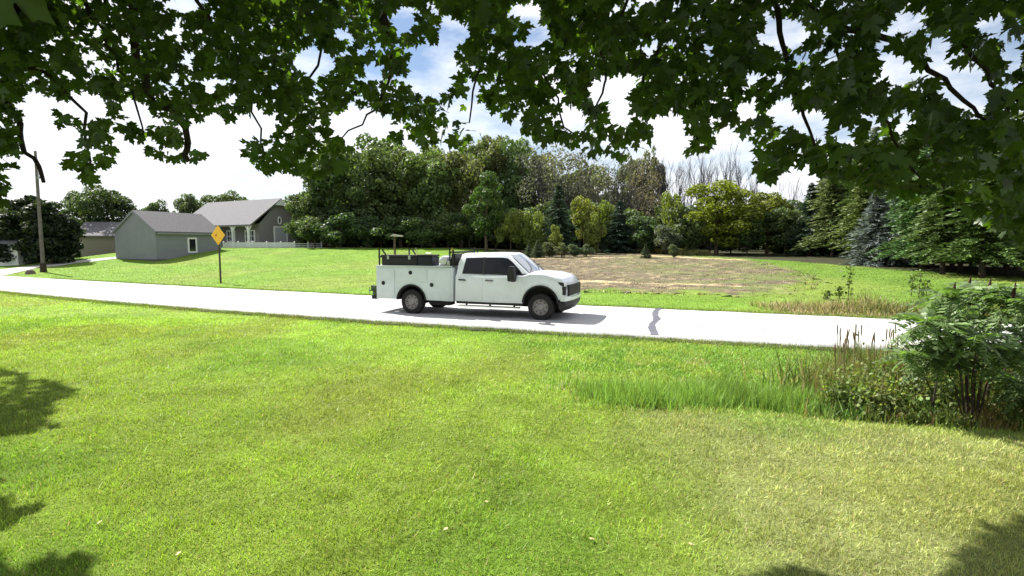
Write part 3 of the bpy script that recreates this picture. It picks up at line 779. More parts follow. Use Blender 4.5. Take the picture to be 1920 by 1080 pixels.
for i, (px, Y, top, wd, lab) in enumerate([(957, 57, 388, 62, 'bright lime-green small tree beside the single oval tree'), (1003, 57, 390, 60, 'yellow-green rounded shrub between oval tree and dark spruce'),
        (1040, 55, 422, 34, 'small pale green sapling in front of the tallest dark spruce'), (1095, 60, 362, 66, 'yellow-green bush behind the two dark spruces'), (1140, 60, 370, 60, 'lime-green bush just behind the second dark spruce'),
        (1112, 56, 398, 46, 'upright pale green shrub between the two dark spruces'), (1262, 56, 352, 62, 'yellowish round-topped tree beside the big yellow-green tree')]):
    tree('bush', px, Y, top, wd, jit(G_YEL if i != 2 else (.15, .19, .05), .12), 'yellow_green_shrub', lab, None, i)
tree('decid', 1342, 54, 330, 150, (0.155, 0.185, 0.026), 'yellow_green_tree', 'big broad yellow-green tree at the edge of the lawn', None, 2)
tree('decid', 1436, 55, 345, 100, (0.135, 0.155, 0.026), 'yellow_green_tree', 'smaller olive-yellow tree next to the big yellow-green tree', None, 1)
tree('bush', 1248, 54, 418, 60, (0.10, 0.12, 0.09), 'grey_shrub', 'grey-leaved shrub among the dark bushes by the field', None, 1)
tree('spruce', 1046, 58, 346, 92, G_BLUE, 'spruce_tree', 'tall dark bluish spruce in front of the grey half-dead trees', None, 0)
tree('spruce', 1160, 58, 378, 84, (0.036, 0.066, 0.045), 'spruce_tree', 'shorter dark spruce right of the lime-green bushes by the field', None, 1)
tree('spruce', 1516, 50, 345, 92, (0.028, 0.05, 0.028), 'spruce_tree', 'dark pointed spruce at the near corner of the pine grove', None, 1)

# the pine grove on the right
W6 = 'pines with bare lower trunks in the grove'
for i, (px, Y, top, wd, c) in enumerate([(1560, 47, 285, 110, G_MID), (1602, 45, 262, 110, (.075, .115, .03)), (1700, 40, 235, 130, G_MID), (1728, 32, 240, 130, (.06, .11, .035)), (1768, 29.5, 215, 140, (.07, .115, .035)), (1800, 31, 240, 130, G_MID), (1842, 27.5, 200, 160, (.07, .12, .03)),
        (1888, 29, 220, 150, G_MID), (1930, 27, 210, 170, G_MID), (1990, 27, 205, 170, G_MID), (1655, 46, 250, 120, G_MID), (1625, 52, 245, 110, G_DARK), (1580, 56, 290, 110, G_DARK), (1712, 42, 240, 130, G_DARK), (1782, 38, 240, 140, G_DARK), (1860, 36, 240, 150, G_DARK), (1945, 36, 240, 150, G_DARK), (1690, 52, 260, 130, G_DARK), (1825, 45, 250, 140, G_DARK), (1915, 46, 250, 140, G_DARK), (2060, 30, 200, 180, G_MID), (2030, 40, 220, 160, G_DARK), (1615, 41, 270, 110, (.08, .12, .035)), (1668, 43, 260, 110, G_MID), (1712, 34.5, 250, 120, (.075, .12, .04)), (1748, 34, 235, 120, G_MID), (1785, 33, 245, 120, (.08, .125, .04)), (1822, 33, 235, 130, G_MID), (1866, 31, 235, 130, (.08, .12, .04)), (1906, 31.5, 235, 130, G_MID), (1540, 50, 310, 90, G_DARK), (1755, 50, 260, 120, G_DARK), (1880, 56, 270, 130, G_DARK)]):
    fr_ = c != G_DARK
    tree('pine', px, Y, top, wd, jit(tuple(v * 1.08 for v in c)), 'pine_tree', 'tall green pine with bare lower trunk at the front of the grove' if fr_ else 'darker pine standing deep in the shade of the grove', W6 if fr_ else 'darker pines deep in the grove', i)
tree('spruce', 1640, 37, 350, 120, (0.125, 0.15, 0.145), 'blue_spruce', 'silvery blue spruce at the front of the pine grove', None, 0)
tree('spruce', 1676, 36, 356, 110, (0.13, 0.16, 0.155), 'blue_spruce', 'second silvery spruce tucked beside the brighter silvery blue spruce', None, 1)
W7 = 'dark trees closing the back of the grove'
for i, (px, Y, top, wd) in enumerate([(1500, 66, 362, 110), (1560, 68, 340, 120), (1620, 68, 330, 120), (1680, 70, 330, 130), (1740, 70, 320, 130), (1800, 68, 320, 130), (1870, 66, 320, 140), (1940, 64, 320, 140), (2010, 62, 320, 140), (1395, 66, 372, 110), (1455, 66, 368, 110)]):
    tree('decid', px, Y, top, wd, jit(G_DARK), 'background_tree', 'dark leafy tree closing the back of the pine grove', W7, i)

# left: arborvitae, trees behind the buildings
W8 = 'dark arborvitae beside the driveway'
for px, Y, top, wd in ((38, 52, 384, 70), (66, 54, 352, 76), (99, 51, 362, 84), (122, 54, 392, 54)):
    tree('arb', px, Y, top, wd, jit((0.022, 0.036, 0.016)), 'arborvitae', 'dark columnar arborvitae in the clump behind the utility pole', W8)
tree('decid', 158, 74, 342, 74, (0.085, 0.125, 0.055), 'leafy_tree', 'pale green tree behind the tan garage', None, 1)
tree('decid', 208, 66, 336, 104, (0.05, 0.075, 0.03), 'leafy_tree', 'large dark tree overhanging the tan garage', None, 3)
W9 = 'distant trees over the shed roof'
for i, (px, Y, top, wd) in enumerate([(20, 70, 372, 60), (-30, 66, 350, 90), (262, 92, 384, 46), (296, 90, 366, 52), (330, 94, 388, 34), (362, 92, 350, 54), (408, 90, 356, 60), (440, 92, 350, 70), (478, 94, 366, 60), (515, 96, 372, 60), (545, 90, 380, 60)]):
    tree('decid', px, Y, top, wd, jit((0.085, 0.115, 0.05)), 'distant_tree', 'distant pale green tree rising over the roofs of the buildings', W9, i)

# far wood closing the horizon
def far_wood():
    g = np.random.default_rng(99); Ps = []
    for X in np.arange(-150, 190, 3.0):
        px = 960 + X / 105 * 1000
        for k in range(2):
            Y = 105 + g.uniform(-6, 10)
            top = np.interp(px, [-600, 0, 560, 640, 950, 1300, 1500, 2600], [6, 4.5, 6.5, 12, 13, 8, 9, 12]) * g.uniform(0.75, 1.05)
            z0 = ztf(X, Y); n = 800
            d = unit(g.normal(size=(n, 3))) * g.uniform(0.6, 1.0, (n, 1))
            Ps.append(np.array([X + g.uniform(-1.5, 1.5), Y, z0 + top * .46]) + d * np.array([3.2, 2.6, top * .58]))
    for X in np.arange(-30, 62, 1.6):
        for Yb in (76, 86):
            Y = Yb + g.uniform(-4, 4); n = 500; d = unit(g.normal(size=(n, 3))) * g.uniform(.5, 1, (n, 1)); top = g.uniform(3.2, 5.0)
            Ps.append(np.array([X, Y, ztf(X, Y) + top * .45]) + d * np.array([2.0, 1.8, top * .55]))
    for X, Y in [(a, b) for a in np.arange(30, 62, 2.0) for b in (44, 56)]:
        n = 420; d = unit(g.normal(size=(n, 3))) * g.uniform(.5, 1, (n, 1)); top = g.uniform(2.2, 3.6)
        Ps.append(np.array([X, Y + g.uniform(-4, 4), ztf(X, Y) + top * .45]) + d * np.array([1.9, 1.8, top * .55]))
    P = np.concatenate(Ps); V, F_ = leaf_quads(P, 0.6)
    o = link('far_wood', np_mesh('far_wood', V, F_, M['foliage'])); o.color = (0.06, 0.085, 0.035, 1)
    tag(o, 'far belt of dark woodland behind all the other trees', 'woodland', kind='stuff')
far_wood()

# ------------------------------------------------------------------ utility truck
M['paint'] = mat('white_truck_paint', (0.72, 0.745, 0.80), 0.26, 0.5, vary=0.04, vscale=2, coat=0.5)
M['body_white'] = mat('white_service_body_paint', (0.63, 0.68, 0.72), 0.4, 0.4, vary=0.06, vscale=2.5)
def dirty(m, amt=0.5):
    t = m.node_tree; b = t.nodes['Principled BSDF']; src = b.inputs['Base Color'].links[0].from_socket
    c = N2(t, 'ShaderNodeTexCoord'); sx = N2(t, 'ShaderNodeSeparateXYZ'); t.links.new(c.outputs['Object'], sx.inputs[0])
    mr = N2(t, 'ShaderNodeMapRange'); mr.inputs['From Min'].default_value = 0.95; mr.inputs['From Max'].default_value = 0.35; mr.inputs['To Max'].default_value = amt
    t.links.new(sx.outputs['Z'], mr.inputs['Value'])
    n = N2(t, 'ShaderNodeTexNoise'); n.inputs['Scale'].default_value = 3.5; n.inputs['Detail'].default_value = 8; t.links.new(c.outputs['Object'], n.inputs['Vector'])
    mu = N2(t, 'ShaderNodeMath'); mu.operation = 'MULTIPLY'; t.links.new(mr.outputs['Result'], mu.inputs[0]); t.links.new(n.outputs['Fac'], mu.inputs[1])
    mx = N2(t, 'ShaderNodeMix'); mx.data_type = 'RGBA'; mx.inputs['B'].default_value = (0.20, 0.17, 0.13, 1)
    t.links.new(mu.outputs['Value'], mx.inputs['Factor']); t.links.new(src, mx.inputs['A']); t.links.new(mx.outputs['Result'], b.inputs['Base Color'])
dirty(M['paint'], 0.55); dirty(M['body_white'], 0.5)
M['black'] = mat('black_plastic', (0.018, 0.018, 0.02), 0.6, 0.35, vary=0.3, vscale=8)
M['rubber'] = mat('tyre_rubber', (0.022, 0.021, 0.021), 0.85, 0.2, vary=0.3, vscale=12, bump=0.3, bscale=60)
M['rim'] = mat('grey_wheel_steel', (0.22, 0.20, 0.20), 0.45, 0.5, metal=0.3, vary=0.2, vscale=6)
M['tint'] = mat('tinted_glass', (0.008, 0.009, 0.014), 0.08, 0.25)
M['shield'] = mat('windshield_glass', (0.16, 0.19, 0.24), 0.04, 0.8, coat=1.0)  # pale base colour stands in for sky reflected in the glass
M['chrome'] = mat('chrome', (0.75, 0.75, 0.77), 0.15, 0.5, metal=1.0)
M['lens'] = mat('headlamp_lens', (0.75, 0.77, 0.80), 0.1, 0.6, coat=1.0)
M['red'] = mat('red_lens', (0.35, 0.02, 0.015), 0.2, 0.5)
M['frame'] = mat('chassis_black', (0.02, 0.02, 0.02), 0.8, 0.2, vary=0.4, vscale=5)
M['vise'] = mat('green_vise_iron', (0.05, 0.075, 0.035), 0.6, 0.4, vary=0.3)
M['yellow'] = mat('yellow_paint', (0.55, 0.42, 0.03), 0.5, 0.4)

mid = on_ground(893, 599); mid.z = 0; TS = 0.965
TA = math.radians(-20.0)
ca, sa = math.cos(TA), math.sin(TA)
torig = Vector((mid.x - sa * TS, mid.y + ca * TS, 0.055))
truck = thing('utility_truck', 'white crew utility pickup with service body driving along the road', 'truck', torig, TA); truck.scale = (TS, TS, TS)

def arc(cx, cz, r, a0, a1, n=14):
    return [(cx + r * math.cos(math.radians(a0 + (a1 - a0) * k / n)), cz + r * math.sin(math.radians(a0 + (a1 - a0) * k / n))) for k in range(n + 1)]

FWX, RWX, WR = 2.08, -2.30, 0.405
# cab: doors, fenders, hood. loft of a side profile across the width
prof = [(-0.72, 0.50), (-0.71, 0.9), (-0.70, 1.33), (0.5, 1.335), (1.55, 1.35), (1.76, 1.42), (2.25, 1.395), (2.70, 1.325), (2.98, 1.235), (3.12, 1.10), (3.16, 0.90), (3.15, 0.66), (2.62, 0.62)]
af = arc(FWX, 0.49, 0.535, 14, 166, 14)
prof2 = prof + af + [(1.52, 0.50), (0.4, 0.49)]
ysec = [-1.0, -0.985, -0.93, -0.5, 0, 0.5, 0.93, 0.985, 1.0]
mb = MB(); n = len(prof2); vs_ = []
for y in ysec:
    ay = abs(y)
    for i, (x, z) in enumerate(prof2):
        zz, xx, yy = z, x, y
        if 2 <= i <= 9:
            zz = z - (0.075 if ay > 0.99 else 0.03 if ay > 0.95 else 0) + (0.035 * (1 - (ay / 0.95) ** 2) if (5 <= i <= 7 and ay < 0.95) else 0)
        if 7 <= i <= 12: xx = x - 0.20 * ay ** 3
        if i >= 8 and i <= 11 and ay > 0.95: yy = y * 0.965
        vs_.append((xx, yy, zz))
fc = []; mi = []
for j in range(len(ysec) - 1):
    for i in range(n):
        k = (i + 1) % n
        fc.append((j * n + i, j * n + k, (j + 1) * n + k, (j + 1) * n + i)); mi.append(1 if (len(prof) - 1 <= i) else 0)
fc += [tuple(range(n)), tuple(reversed(range((len(ysec) - 1) * n, len(ysec) * n)))]; mi += [0, 0]
o0 = len(mb.v); mb.v += vs_; mb.f += fc; mb.mi += mi
cab = mb.build('cab_body', [M['paint'], M['frame']], truck, smooth=True)

def gw_(z): return 0.965 - max(0, z - 1.32) * 0.33
gp = [(-0.69, 1.30), (-0.66, 1.70), (-0.60, 1.94), (-0.45, 1.995), (0.2, 2.02), (0.85, 2.01), (1.07, 1.955), (1.45, 1.65), (1.77, 1.39)]
mb = MB(); n = len(gp); sec = [-1, -0.93, -0.5, 0, 0.5, 0.93, 1]; vs_ = []
for s_ in sec:
    for i, (x, z) in enumerate(gp):
        zz = z - (0.055 if abs(s_) > .99 and 2 <= i <= 6 else 0) ; xx = x - (0.10 * s_ * s_ if i >= 6 else 0)
        vs_.append((xx, s_ * gw_(z), zz))
fc = [(j * n + i, j * n + i + 1, (j + 1) * n + i + 1, (j + 1) * n + i) for j in range(len(sec) - 1) for i in range(n - 1)]
fc += [tuple(range(n)), tuple(reversed(range((len(sec) - 1) * n, len(sec) * n)))]
mb.add(vs_, fc); mb.build('cab_roof', M['paint'], truck, smooth=True)

def side_panel(poly, side, off, th, name, m, parent, wfun=None, bevel=0.0):
    """panel on the cab or body side: poly in (x,z), side -1 near / +1 far, standing proud by off"""
    wf = wfun or (lambda z: 1.0)
    a = [(x, side * (wf(z) + off), z) for x, z in poly]; b = [(x, side * (wf(z) + off - th), z) for x, z in poly]
    k = len(poly); q = MB(); q.add(a + b, [tuple(range(k)), tuple(reversed(range(k, 2 * k)))] + [(i, i + k, (i + 1) % k + k, (i + 1) % k) for i in range(k)])
    return q.build(name, m, parent, bevel=bevel)

for sd in (-1, 1):
    gwz = lambda z: gw_(z) - 0.0
    side_panel([(-0.49, 1.36), (0.17, 1.355), (0.17, 1.865), (-0.42, 1.845)], sd, 0.012, 0.03, 'side_window', M['tint'], truck, gwz)
    side_panel([(0.175, 1.35), (0.255, 1.35), (0.255, 1.87), (0.175, 1.87)], sd, 0.014, 0.03, 'pillar', M['black'], truck, gwz)
    side_panel([(0.26, 1.355), (1.50, 1.375), (1.40, 1.50), (1.16, 1.72), (0.98, 1.845), (0.80, 1.868), (0.26, 1.865)], sd, 0.012, 0.03, 'side_window', M['tint'], truck, gwz)
    d1 = side_panel([(0.235, 0.54), (1.36, 0.54), (1.45, 0.80), (1.47, 1.27), (0.235, 1.265)], sd, 0.010, 0.03, 'door', M['paint'], truck, bevel=0.006)
    d2 = side_panel([(-0.66, 0.54), (0.21, 0.54), (0.21, 1.265), (-0.66, 1.26)], sd, 0.010, 0.03, 'door', M['paint'], truck, bevel=0.006)
    for d_, hx in ((d1, 0.44), (d2, -0.47)):
        q = MB(); q.tube([(hx - 0.12, sd * 1.012, 1.17), (hx - 0.10, sd * 1.045, 1.175), (hx + 0.10, sd * 1.045, 1.165), (hx + 0.12, sd * 1.012, 1.16)], [.018, .024, .024, .018], 6); q.build('handle', M['black'], d_)
    # tow mirror
    q = MB(); q.tube([(1.30, sd * 0.95, 1.30), (1.28, sd * 1.14, 1.30)], 0.045, 6); q.tube([(1.27, sd * 0.95, 1.40), (1.26, sd * 1.14, 1.42)], 0.03, 6)
    q.prism([(1.16, 1.18), (1.36, 1.16), (1.38, 1.30), (1.33, 1.62), (1.20, 1.63), (1.14, 1.45)], sd * 1.12, sd * 1.34); q.build('mirror', M['black'], truck, bevel=0.012)
    # wheel arch flare
    fo = arc(FWX, 0.49, 0.575, 4, 176, 18); fi_ = arc(FWX, 0.49, 0.53, 4, 176, 18)
    side_panel(fo + list(reversed(fi_)), sd, 0.035, 0.06, 'arch_flare', M['black'], truck)
    # running board
    q = MB(); q.box(-0.62, 1.42, sd * 0.86 if sd > 0 else -1.06, sd * 1.06 if sd > 0 else -0.86, 0.33, 0.375); q.build('running_board', M['chrome'], truck, bevel=0.012)
    for xx in (-0.4, 0.4, 1.2):
        q = MB(); q.tube([(xx, sd * 0.7, 0.47), (xx, sd * 0.88, 0.36)], 0.03, 6); q.build('step_bracket', M['frame'], truck)
    q = MB(); q.box(-0.70, 1.50, sd * 0.80 if sd > 0 else -0.97, sd * 0.97 if sd > 0 else -0.80, 0.415, 0.485); q.build('rocker_panel', M['black'], truck)
    # lamps
    side_panel([(2.60, 1.17), (2.94, 1.15), (2.97, 1.08), (2.94, 1.02), (2.70, 1.09)], sd, -0.022, 0.03, 'headlight_housing', M['black'], truck)
    q = MB(); q.box(2.80, 3.04, sd * 0.62 if sd > 0 else -0.972, sd * 0.972 if sd > 0 else -0.62, 1.055, 1.12); q.build('headlight', M['lens'], truck, bevel=0.01)
    q = MB(); q.box(2.83, 3.03, sd * 0.74 if sd > 0 else -0.968, sd * 0.968 if sd > 0 else -0.74, 0.78, 1.03); q.build('lower_lamp', M['black'], truck, bevel=0.012)

q = MB(); q.box(3.02, 3.185, -0.74, 0.74, 0.74, 1.07); gr = q.build('grille', M['black'], truck, bevel=0.03)
for k in range(4):
    q = MB(); q.box(3.18, 3.20, -0.70, 0.70, 0.78 + k * 0.07, 0.80 + k * 0.07); q.build('grille_bar', M['black'], gr)
bp2 = [(2.64, 0.60), (2.66, 0.40), (2.80, 0.31), (3.02, 0.31), (3.22, 0.46), (3.24, 0.60)]
mb = MB(); vs_ = []
for y in (-0.99, -0.9, -0.4, 0.4, 0.9, 0.99):
    for i, (x, z) in enumerate(bp2): vs_.append((x - (0.19 * abs(y) ** 3 if i > 2 else 0), y, z))
n = len(bp2); fc = [(j * n + i, j * n + (i + 1) % n, (j + 1) * n + (i + 1) % n, (j + 1) * n + i) for j in range(5) for i in range(n)] + [tuple(range(n)), tuple(reversed(range(5 * n, 6 * n)))]
mb.add(vs_, fc); bmp = mb.build('front_bumper', M['black'], truck, smooth=True)
mb = MB(); vs_ = []; b3 = [(2.76, 0.605), (3.27, 0.605), (3.27, 0.70), (2.76, 0.70)]
for y in (-0.99, -0.9, -0.4, 0.4, 0.9, 0.99):
    for i, (x, z) in enumerate(b3): vs_.append((x - (0.22 * abs(y) ** 3 if i in (1, 2) else 0), y, z + (0.04 if abs(y) > .85 and i in (2, 3) else 0)))
n = 4; fc = [(j * n + i, j * n + (i + 1) % n, (j + 1) * n + (i + 1) % n, (j + 1) * n + i) for j in range(5) for i in range(n)] + [tuple(range(n)), tuple(reversed(range(5 * n, 6 * n)))]
mb.add(vs_, fc); mb.build('bumper_cap', M['paint'], bmp, smooth=True)
# windshield, wiper, cowl
q = MB(); ws = [(1.085, 1.945), (1.47, 1.645), (1.755, 1.415)]
for s_ in (-0.90, -0.5, 0, 0.5, 0.90):
    for x, z in ws: q.v.append((x - 0.10 * s_ * s_ + 0.012, s_ * gw_(z), z + 0.014))
q.f = [(j * 3 + i, j * 3 + i + 1, (j + 1) * 3 + i + 1, (j + 1) * 3 + i) for j in range(4) for i in range(2)]; q.mi = [0] * 8
wsh = q.build('windshield', M['shield'], truck, smooth=True)
for y0 in (-0.75, 0.0):
    q = MB(); q.tube([(1.74, y0, 1.455), (1.60, y0 + 0.35, 1.56), (1.36, y0 + 0.62, 1.755)], 0.014, 5); q.build('wiper', M['black'], wsh)

def wheel(x, y, side, name='wheel'):
    e = MB(); r = WR; wd = 0.13
    e.lathe_y([(r * .60, -wd), (r * .80, -wd * 1.05), (r * .95, -wd * .95), (r, -wd * .7), (r, wd * .7), (r * .95, wd * .95), (r * .80, wd * 1.05), (r * .60, wd)], 0, 0, 36)
    w_ = e.build(name, M['rubber'], truck, (x, y, r), smooth=True)
    e = MB(); s = side
    e.lathe_y([(r * .62, s * wd * .98), (r * .60, s * wd * .80), (r * .52, s * wd * .62), (r * .30, s * wd * .72), (r * .22, s * wd * .98), (0.001, s * wd * .99)], 0, 0, 30)
    rm = e.build('rim', M['rim'], w_, smooth=True)
    for k in range(8):
        a = 2 * math.pi * k / 8; e = MB(); cx, cz = r * .44 * math.cos(a), r * .44 * math.sin(a)
        e.lathe_y([(r * .06, s * wd * .74), (0.001, s * wd * .745)], cx, cz, 8); e.build('vent_hole', M['black'], rm)
    return w_
for sd in (-1, 1):
    wheel(FWX, sd * 0.86, sd); wheel(RWX, sd * 0.86, sd)

for sd in (-1, 1):
    q = MB(); q.prism(arc(RWX, 0.43, 0.523, 4, 176, 16) + list(reversed(arc(RWX, 0.43, 0.49, 4, 176, 16))), sd * 0.56, sd * 0.98); q.prism(arc(RWX, 0.45, 0.54, 0, 180, 16), sd * 0.50, sd * 0.545); q.build('wheel_liner', M['frame'], truck)
    q = MB(); q.prism([(1.52, 0.45), (2.63, 0.45), (2.63, 1.2), (1.52, 1.2)], sd * 0.62, sd * 0.68); q.build('wheel_liner', M['frame'], truck)
# chassis, axle and tank under the body
q = MB()
for sd in (-1, 1): q.box(-3.55, 2.9, sd * 0.42 - 0.05, sd * 0.42 + 0.05, 0.42, 0.58)
q.box(-3.5, -3.4, -0.37, 0.37, 0.44, 0.56); q.box(-1.0, -0.9, -0.37, 0.37, 0.44, 0.56); q.box(1.2, 1.3, -0.37, 0.37, 0.44, 0.56)
q.build('chassis_frame', M['frame'], truck)
for xx in (FWX, RWX):
    q = MB(); q.tube([(xx, -0.74, WR), (xx, -0.2, WR), (xx, -0.1, WR), (xx, 0.1, WR), (xx, 0.2, WR), (xx, 0.74, WR)], [.06, .06, .14, .14, .06, .06], 8); q.build('axle', M['frame'], truck)
q = MB(); q.box(-1.72, -0.95, -0.9, -0.5, 0.32, 0.50); q.build('fuel_tank', M['frame'], truck, bevel=0.05)
q = MB(); q.box(1.0, 2.6, -0.40, 0.40, 0.33, 0.62); q.build('skid_plate', M['frame'], truck, bevel=0.04)

# service body
X0, X1 = -3.62, -0.80
ra = arc(RWX, 0.43, 0.525, 6, 174, 16)
sp = [(X0, 0.47), (X0, 1.56), (X1, 1.54), (X1, 0.47)] + ra
for sd in (-1, 1):
    q = MB(); q.prism(sp, sd * 0.55, sd * 1.0); q.build('side_compartment', M['body_white'], truck, bevel=0.012)
    side_panel(arc(RWX, 0.43, 0.555, 4, 176, 18) + list(reversed(arc(RWX, 0.43, 0.515, 4, 176, 18))), sd, 0.025, 0.05, 'arch_flare', M['black'], truck)
    for poly, lx, lz in (([(-1.66, 0.56), (-0.87, 0.56), (-0.87, 1.46), (-1.66, 1.47)], -1.54, 0.98), ([(-2.86, 1.08), (-1.72, 1.08), (-1.72, 1.47), (-2.86, 1.48)], -2.31, 1.36), ([(-3.56, 0.56), (-2.92, 0.56), (-2.92, 1.48), (-3.56, 1.48)], -3.34, 1.0)):
        d_ = side_panel(poly, sd, 0.018, 0.03, 'compartment_door', M['body_white'], truck, bevel=0.006)
        q = MB(); q.lathe_y([(0.066, sd * 1.012), (0.066, sd * 1.030), (0.052, sd * 1.036), (0.001, sd * 1.034)], lx, lz, 14); lt = q.build('latch', M['black'], d_)
        q = MB(); q.box(lx - .018, lx + .018, sd * 1.036 if sd > 0 else -1.052, sd * 1.052 if sd > 0 else -1.036, lz - .05, lz + .05); q.build('latch_handle', M['black'], lt)
    q = MB(); q.box(X0 + .02, X1 - .02, sd * 0.52 if sd > 0 else -1.035, sd * 1.035 if sd > 0 else -0.52, 1.555, 1.585); q.build('lid', M['body_white'], truck, bevel=0.008)
q = MB(); q.box(X0 + .05, X1, -0.55, 0.55, 0.70, 0.76); q.build('bed_floor', M['frame'], truck)
q = MB(); q.box(X1 - .05, X1 - .002, -0.55, 0.55, 0.76, 1.54); q.build('bulkhead', M['body_white'], truck)
q = MB(); q.box(X0 + .01, X0 + .06, -0.549, 0.549, 0.765, 1.40); q.build('tailgate', M['body_white'], truck)
q = MB(); q.box(X0 - .20, X0 - .002, -1.0, 1.0, 0.45, 0.57); q.build('rear_bumper', M['frame'], truck, bevel=0.015)
for sd in (-1, 1):
    q = MB(); q.box(X0 - .022, X0 - .001, sd * 0.78 - .07, sd * 0.78 + .07, 0.62, 0.84); q.build('tail_lamp', M['red'], truck, bevel=0.008)
q = MB(); q.box(X0 - .17, X0 - .05, -0.98, -0.78, 0.572, 0.66); q.box(X0 - .21, X0 - .02, -0.93, -0.83, 0.66, 0.78); q.box(X0 - .25, X0 - .19, -0.96, -0.80, 0.72, 0.90); q.box(X0 - .10, X0 - .04, -0.96, -0.80, 0.76, 0.90)
q.tube([(X0 - .38, -0.88, 0.72), (X0 - .20, -0.88, 0.72)], .02, 6); q.tube([(X0 - .36, -0.88, 0.60), (X0 - .36, -0.88, 0.84)], .013, 6); q.build('bench_vise', M['vise'], truck, bevel=0.008)
# rack posts
def post(x, y, z0, z1, tilt=0.0):
    q = MB(); q.tube([(x, y, z0), (x, y, z0 + (z1 - z0) * .7), (x + tilt, y, z1)], 0.028, 6); q.build('rack_post', M['black'], truck)
for y in (-0.95, 0.95):
    post(-3.52, y, 1.57, 2.14); post(-3.28, y, 1.57, 2.10, -0.12); post(-0.92, y, 1.57, 2.17); post(-0.80, y, 1.57, 2.10)
q = MB(); q.tube([(-0.92, -0.98, 2.02), (-0.92, 0.98, 2.02)], 0.03, 6); q.build('rack_crossbar', M['black'], truck)
q = MB(); q.tube([(-3.52, -0.98, 1.86), (-3.52, 0.98, 1.86)], 0.03, 6); q.build('rack_crossbar', M['black'], truck)
q = MB(); q.prism([(-0.93, 1.60), (-0.74, 1.60), (-0.74, 1.98), (-0.86, 1.98)], -0.93, 0.93); q.build('headache_panel', M['black'], truck)
q = MB(); q.tube([(-0.86, -0.90, 1.99), (-0.86, -0.90, 2.16)], 0.022, 6); q.build('marker_pole', M['yellow'], truck)

# load carried on top of the service body
for ch in truck.children_recursive:          # blunt nose: short overhang ahead of the front wheels
    if ch.parent == truck and ch.location.length > 0.01: continue
    for v_ in ch.data.vertices:
        if v_.co.x > 2.62: v_.co.x = 2.62 + (v_.co.x - 2.62) * 0.50
def tl(x, y, z): return Vector((torig.x + (ca * x - sa * y) * TS, torig.y + (sa * x + ca * y) * TS, torig.z + z * TS))
tb = thing('tool_chest', 'long black tool chest lying along the top of the white service body', 'tool chest', tl(-2.68, -0.78, 1.586), TA); tb.scale = (TS, TS, TS)
q = MB(); q.box(-0.72, 0.62, -0.22, 0.22, 0.0, 0.26); q.build('chest_body', M['black'], tb, bevel=0.02)
q = MB(); q.box(-0.74, 0.64, -0.24, 0.24, 0.262, 0.345); q.build('lid', M['black'], tb, bevel=0.02)
for xx in (-0.45, 0.35):
    q = MB(); q.box(xx - .04, xx + .04, -0.262, -0.222, 0.20, 0.32); q.build('latch', M['steel'], tb)
tb2 = thing('equipment_case', 'square black equipment case between long tool chest and white tank', 'case', tl(-1.76, -0.80, 1.586), TA); tb2.scale = (TS, TS, TS)
q = MB(); q.box(-0.27, 0.27, -0.24, 0.24, 0.0, 0.30); q.build('case_body', mat('navy_black_plastic', (0.010, 0.014, 0.022), 0.5, 0.3), tb2, bevel=0.04)
q = MB(); q.box(-0.275, 0.275, -0.245, 0.245, 0.302, 0.36); q.build('lid', M['black'], tb2, bevel=0.015)
q = MB(); q.tube([(-0.1, 0, .36), (-0.1, 0, .40), (0.1, 0, .40), (0.1, 0, .36)], .013, 6); q.build('handle', M['steel'], tb2)
tk = thing('water_tank', 'small white tank with grey pump behind the truck cab', 'tank', tl(-1.16, -0.72, 1.586), TA); tk.scale = (TS, TS, TS)
q = MB(); q.lathe_y([(0.001, -.28), (.08, -.275), (.14, -.24), (.155, -.18), (.155, .18), (.14, .24), (.08, .275), (.001, .28)], 0, 0.17, 20); to = q.build('tank_shell', M['paint'], tk, smooth=True); 
q = MB(); q.box(-0.12, 0.12, -0.2, 0.2, 0.0, 0.04); q.build('tank_foot', M['steel'], tk)
q = MB(); q.box(0.16, 0.26, -0.28, -0.12, 0.0, 0.16); q.build('pump', M['steel'], tk, bevel=0.02)

# ------------------------------------------------------------------ road sign, utility pole, small things by the woods
sg = on_ground(414, 531)
sign = thing('road_sign', 'yellow diamond warning sign on a dark post beside the road', 'sign', (sg.x, sg.y, sg.z - 0.02), 0)
sh = z_of(459, sg.y) - sg.z
q = MB(); q.box(-0.04, 0.04, -0.03, 0.03, -0.3, sh + 0.9); q.build('post', mat('brown_steel_post', (0.06, 0.05, 0.04), 0.8, 0.2), sign)
hd = 0.56
dia = MB(); yo = -0.05
def diamond(r, y): return [(0, y, -r), (r, y, 0), (0, y, r), (-r, y, 0)]
a = diamond(hd, yo); b = diamond(hd, yo + 0.012)
dia.add(a + b, [(0, 1, 2, 3), (7, 6, 5, 4), (0, 4, 5, 1), (1, 5, 6, 2), (2, 6, 7, 3), (3, 7, 4, 0)])
pl = dia.build('sign_plate', mat('yellow_sign_sheeting', (0.72, 0.40, 0.012), 0.45, 0.4, vary=0.08), sign, (0, 0, sh + hd), math.radians(-24))
bl = MB(); bl.add([(x, yo - 0.004, z) for x, z in ((-.20, -.07), (-.13, -.08), (-.11, .02), (-.08, .06), (-.12, .09), (-.18, .03))], [tuple(range(6))]); bl.build('symbol', mat('faded_symbol', (.10, .06, .01), .7, .2), pl)

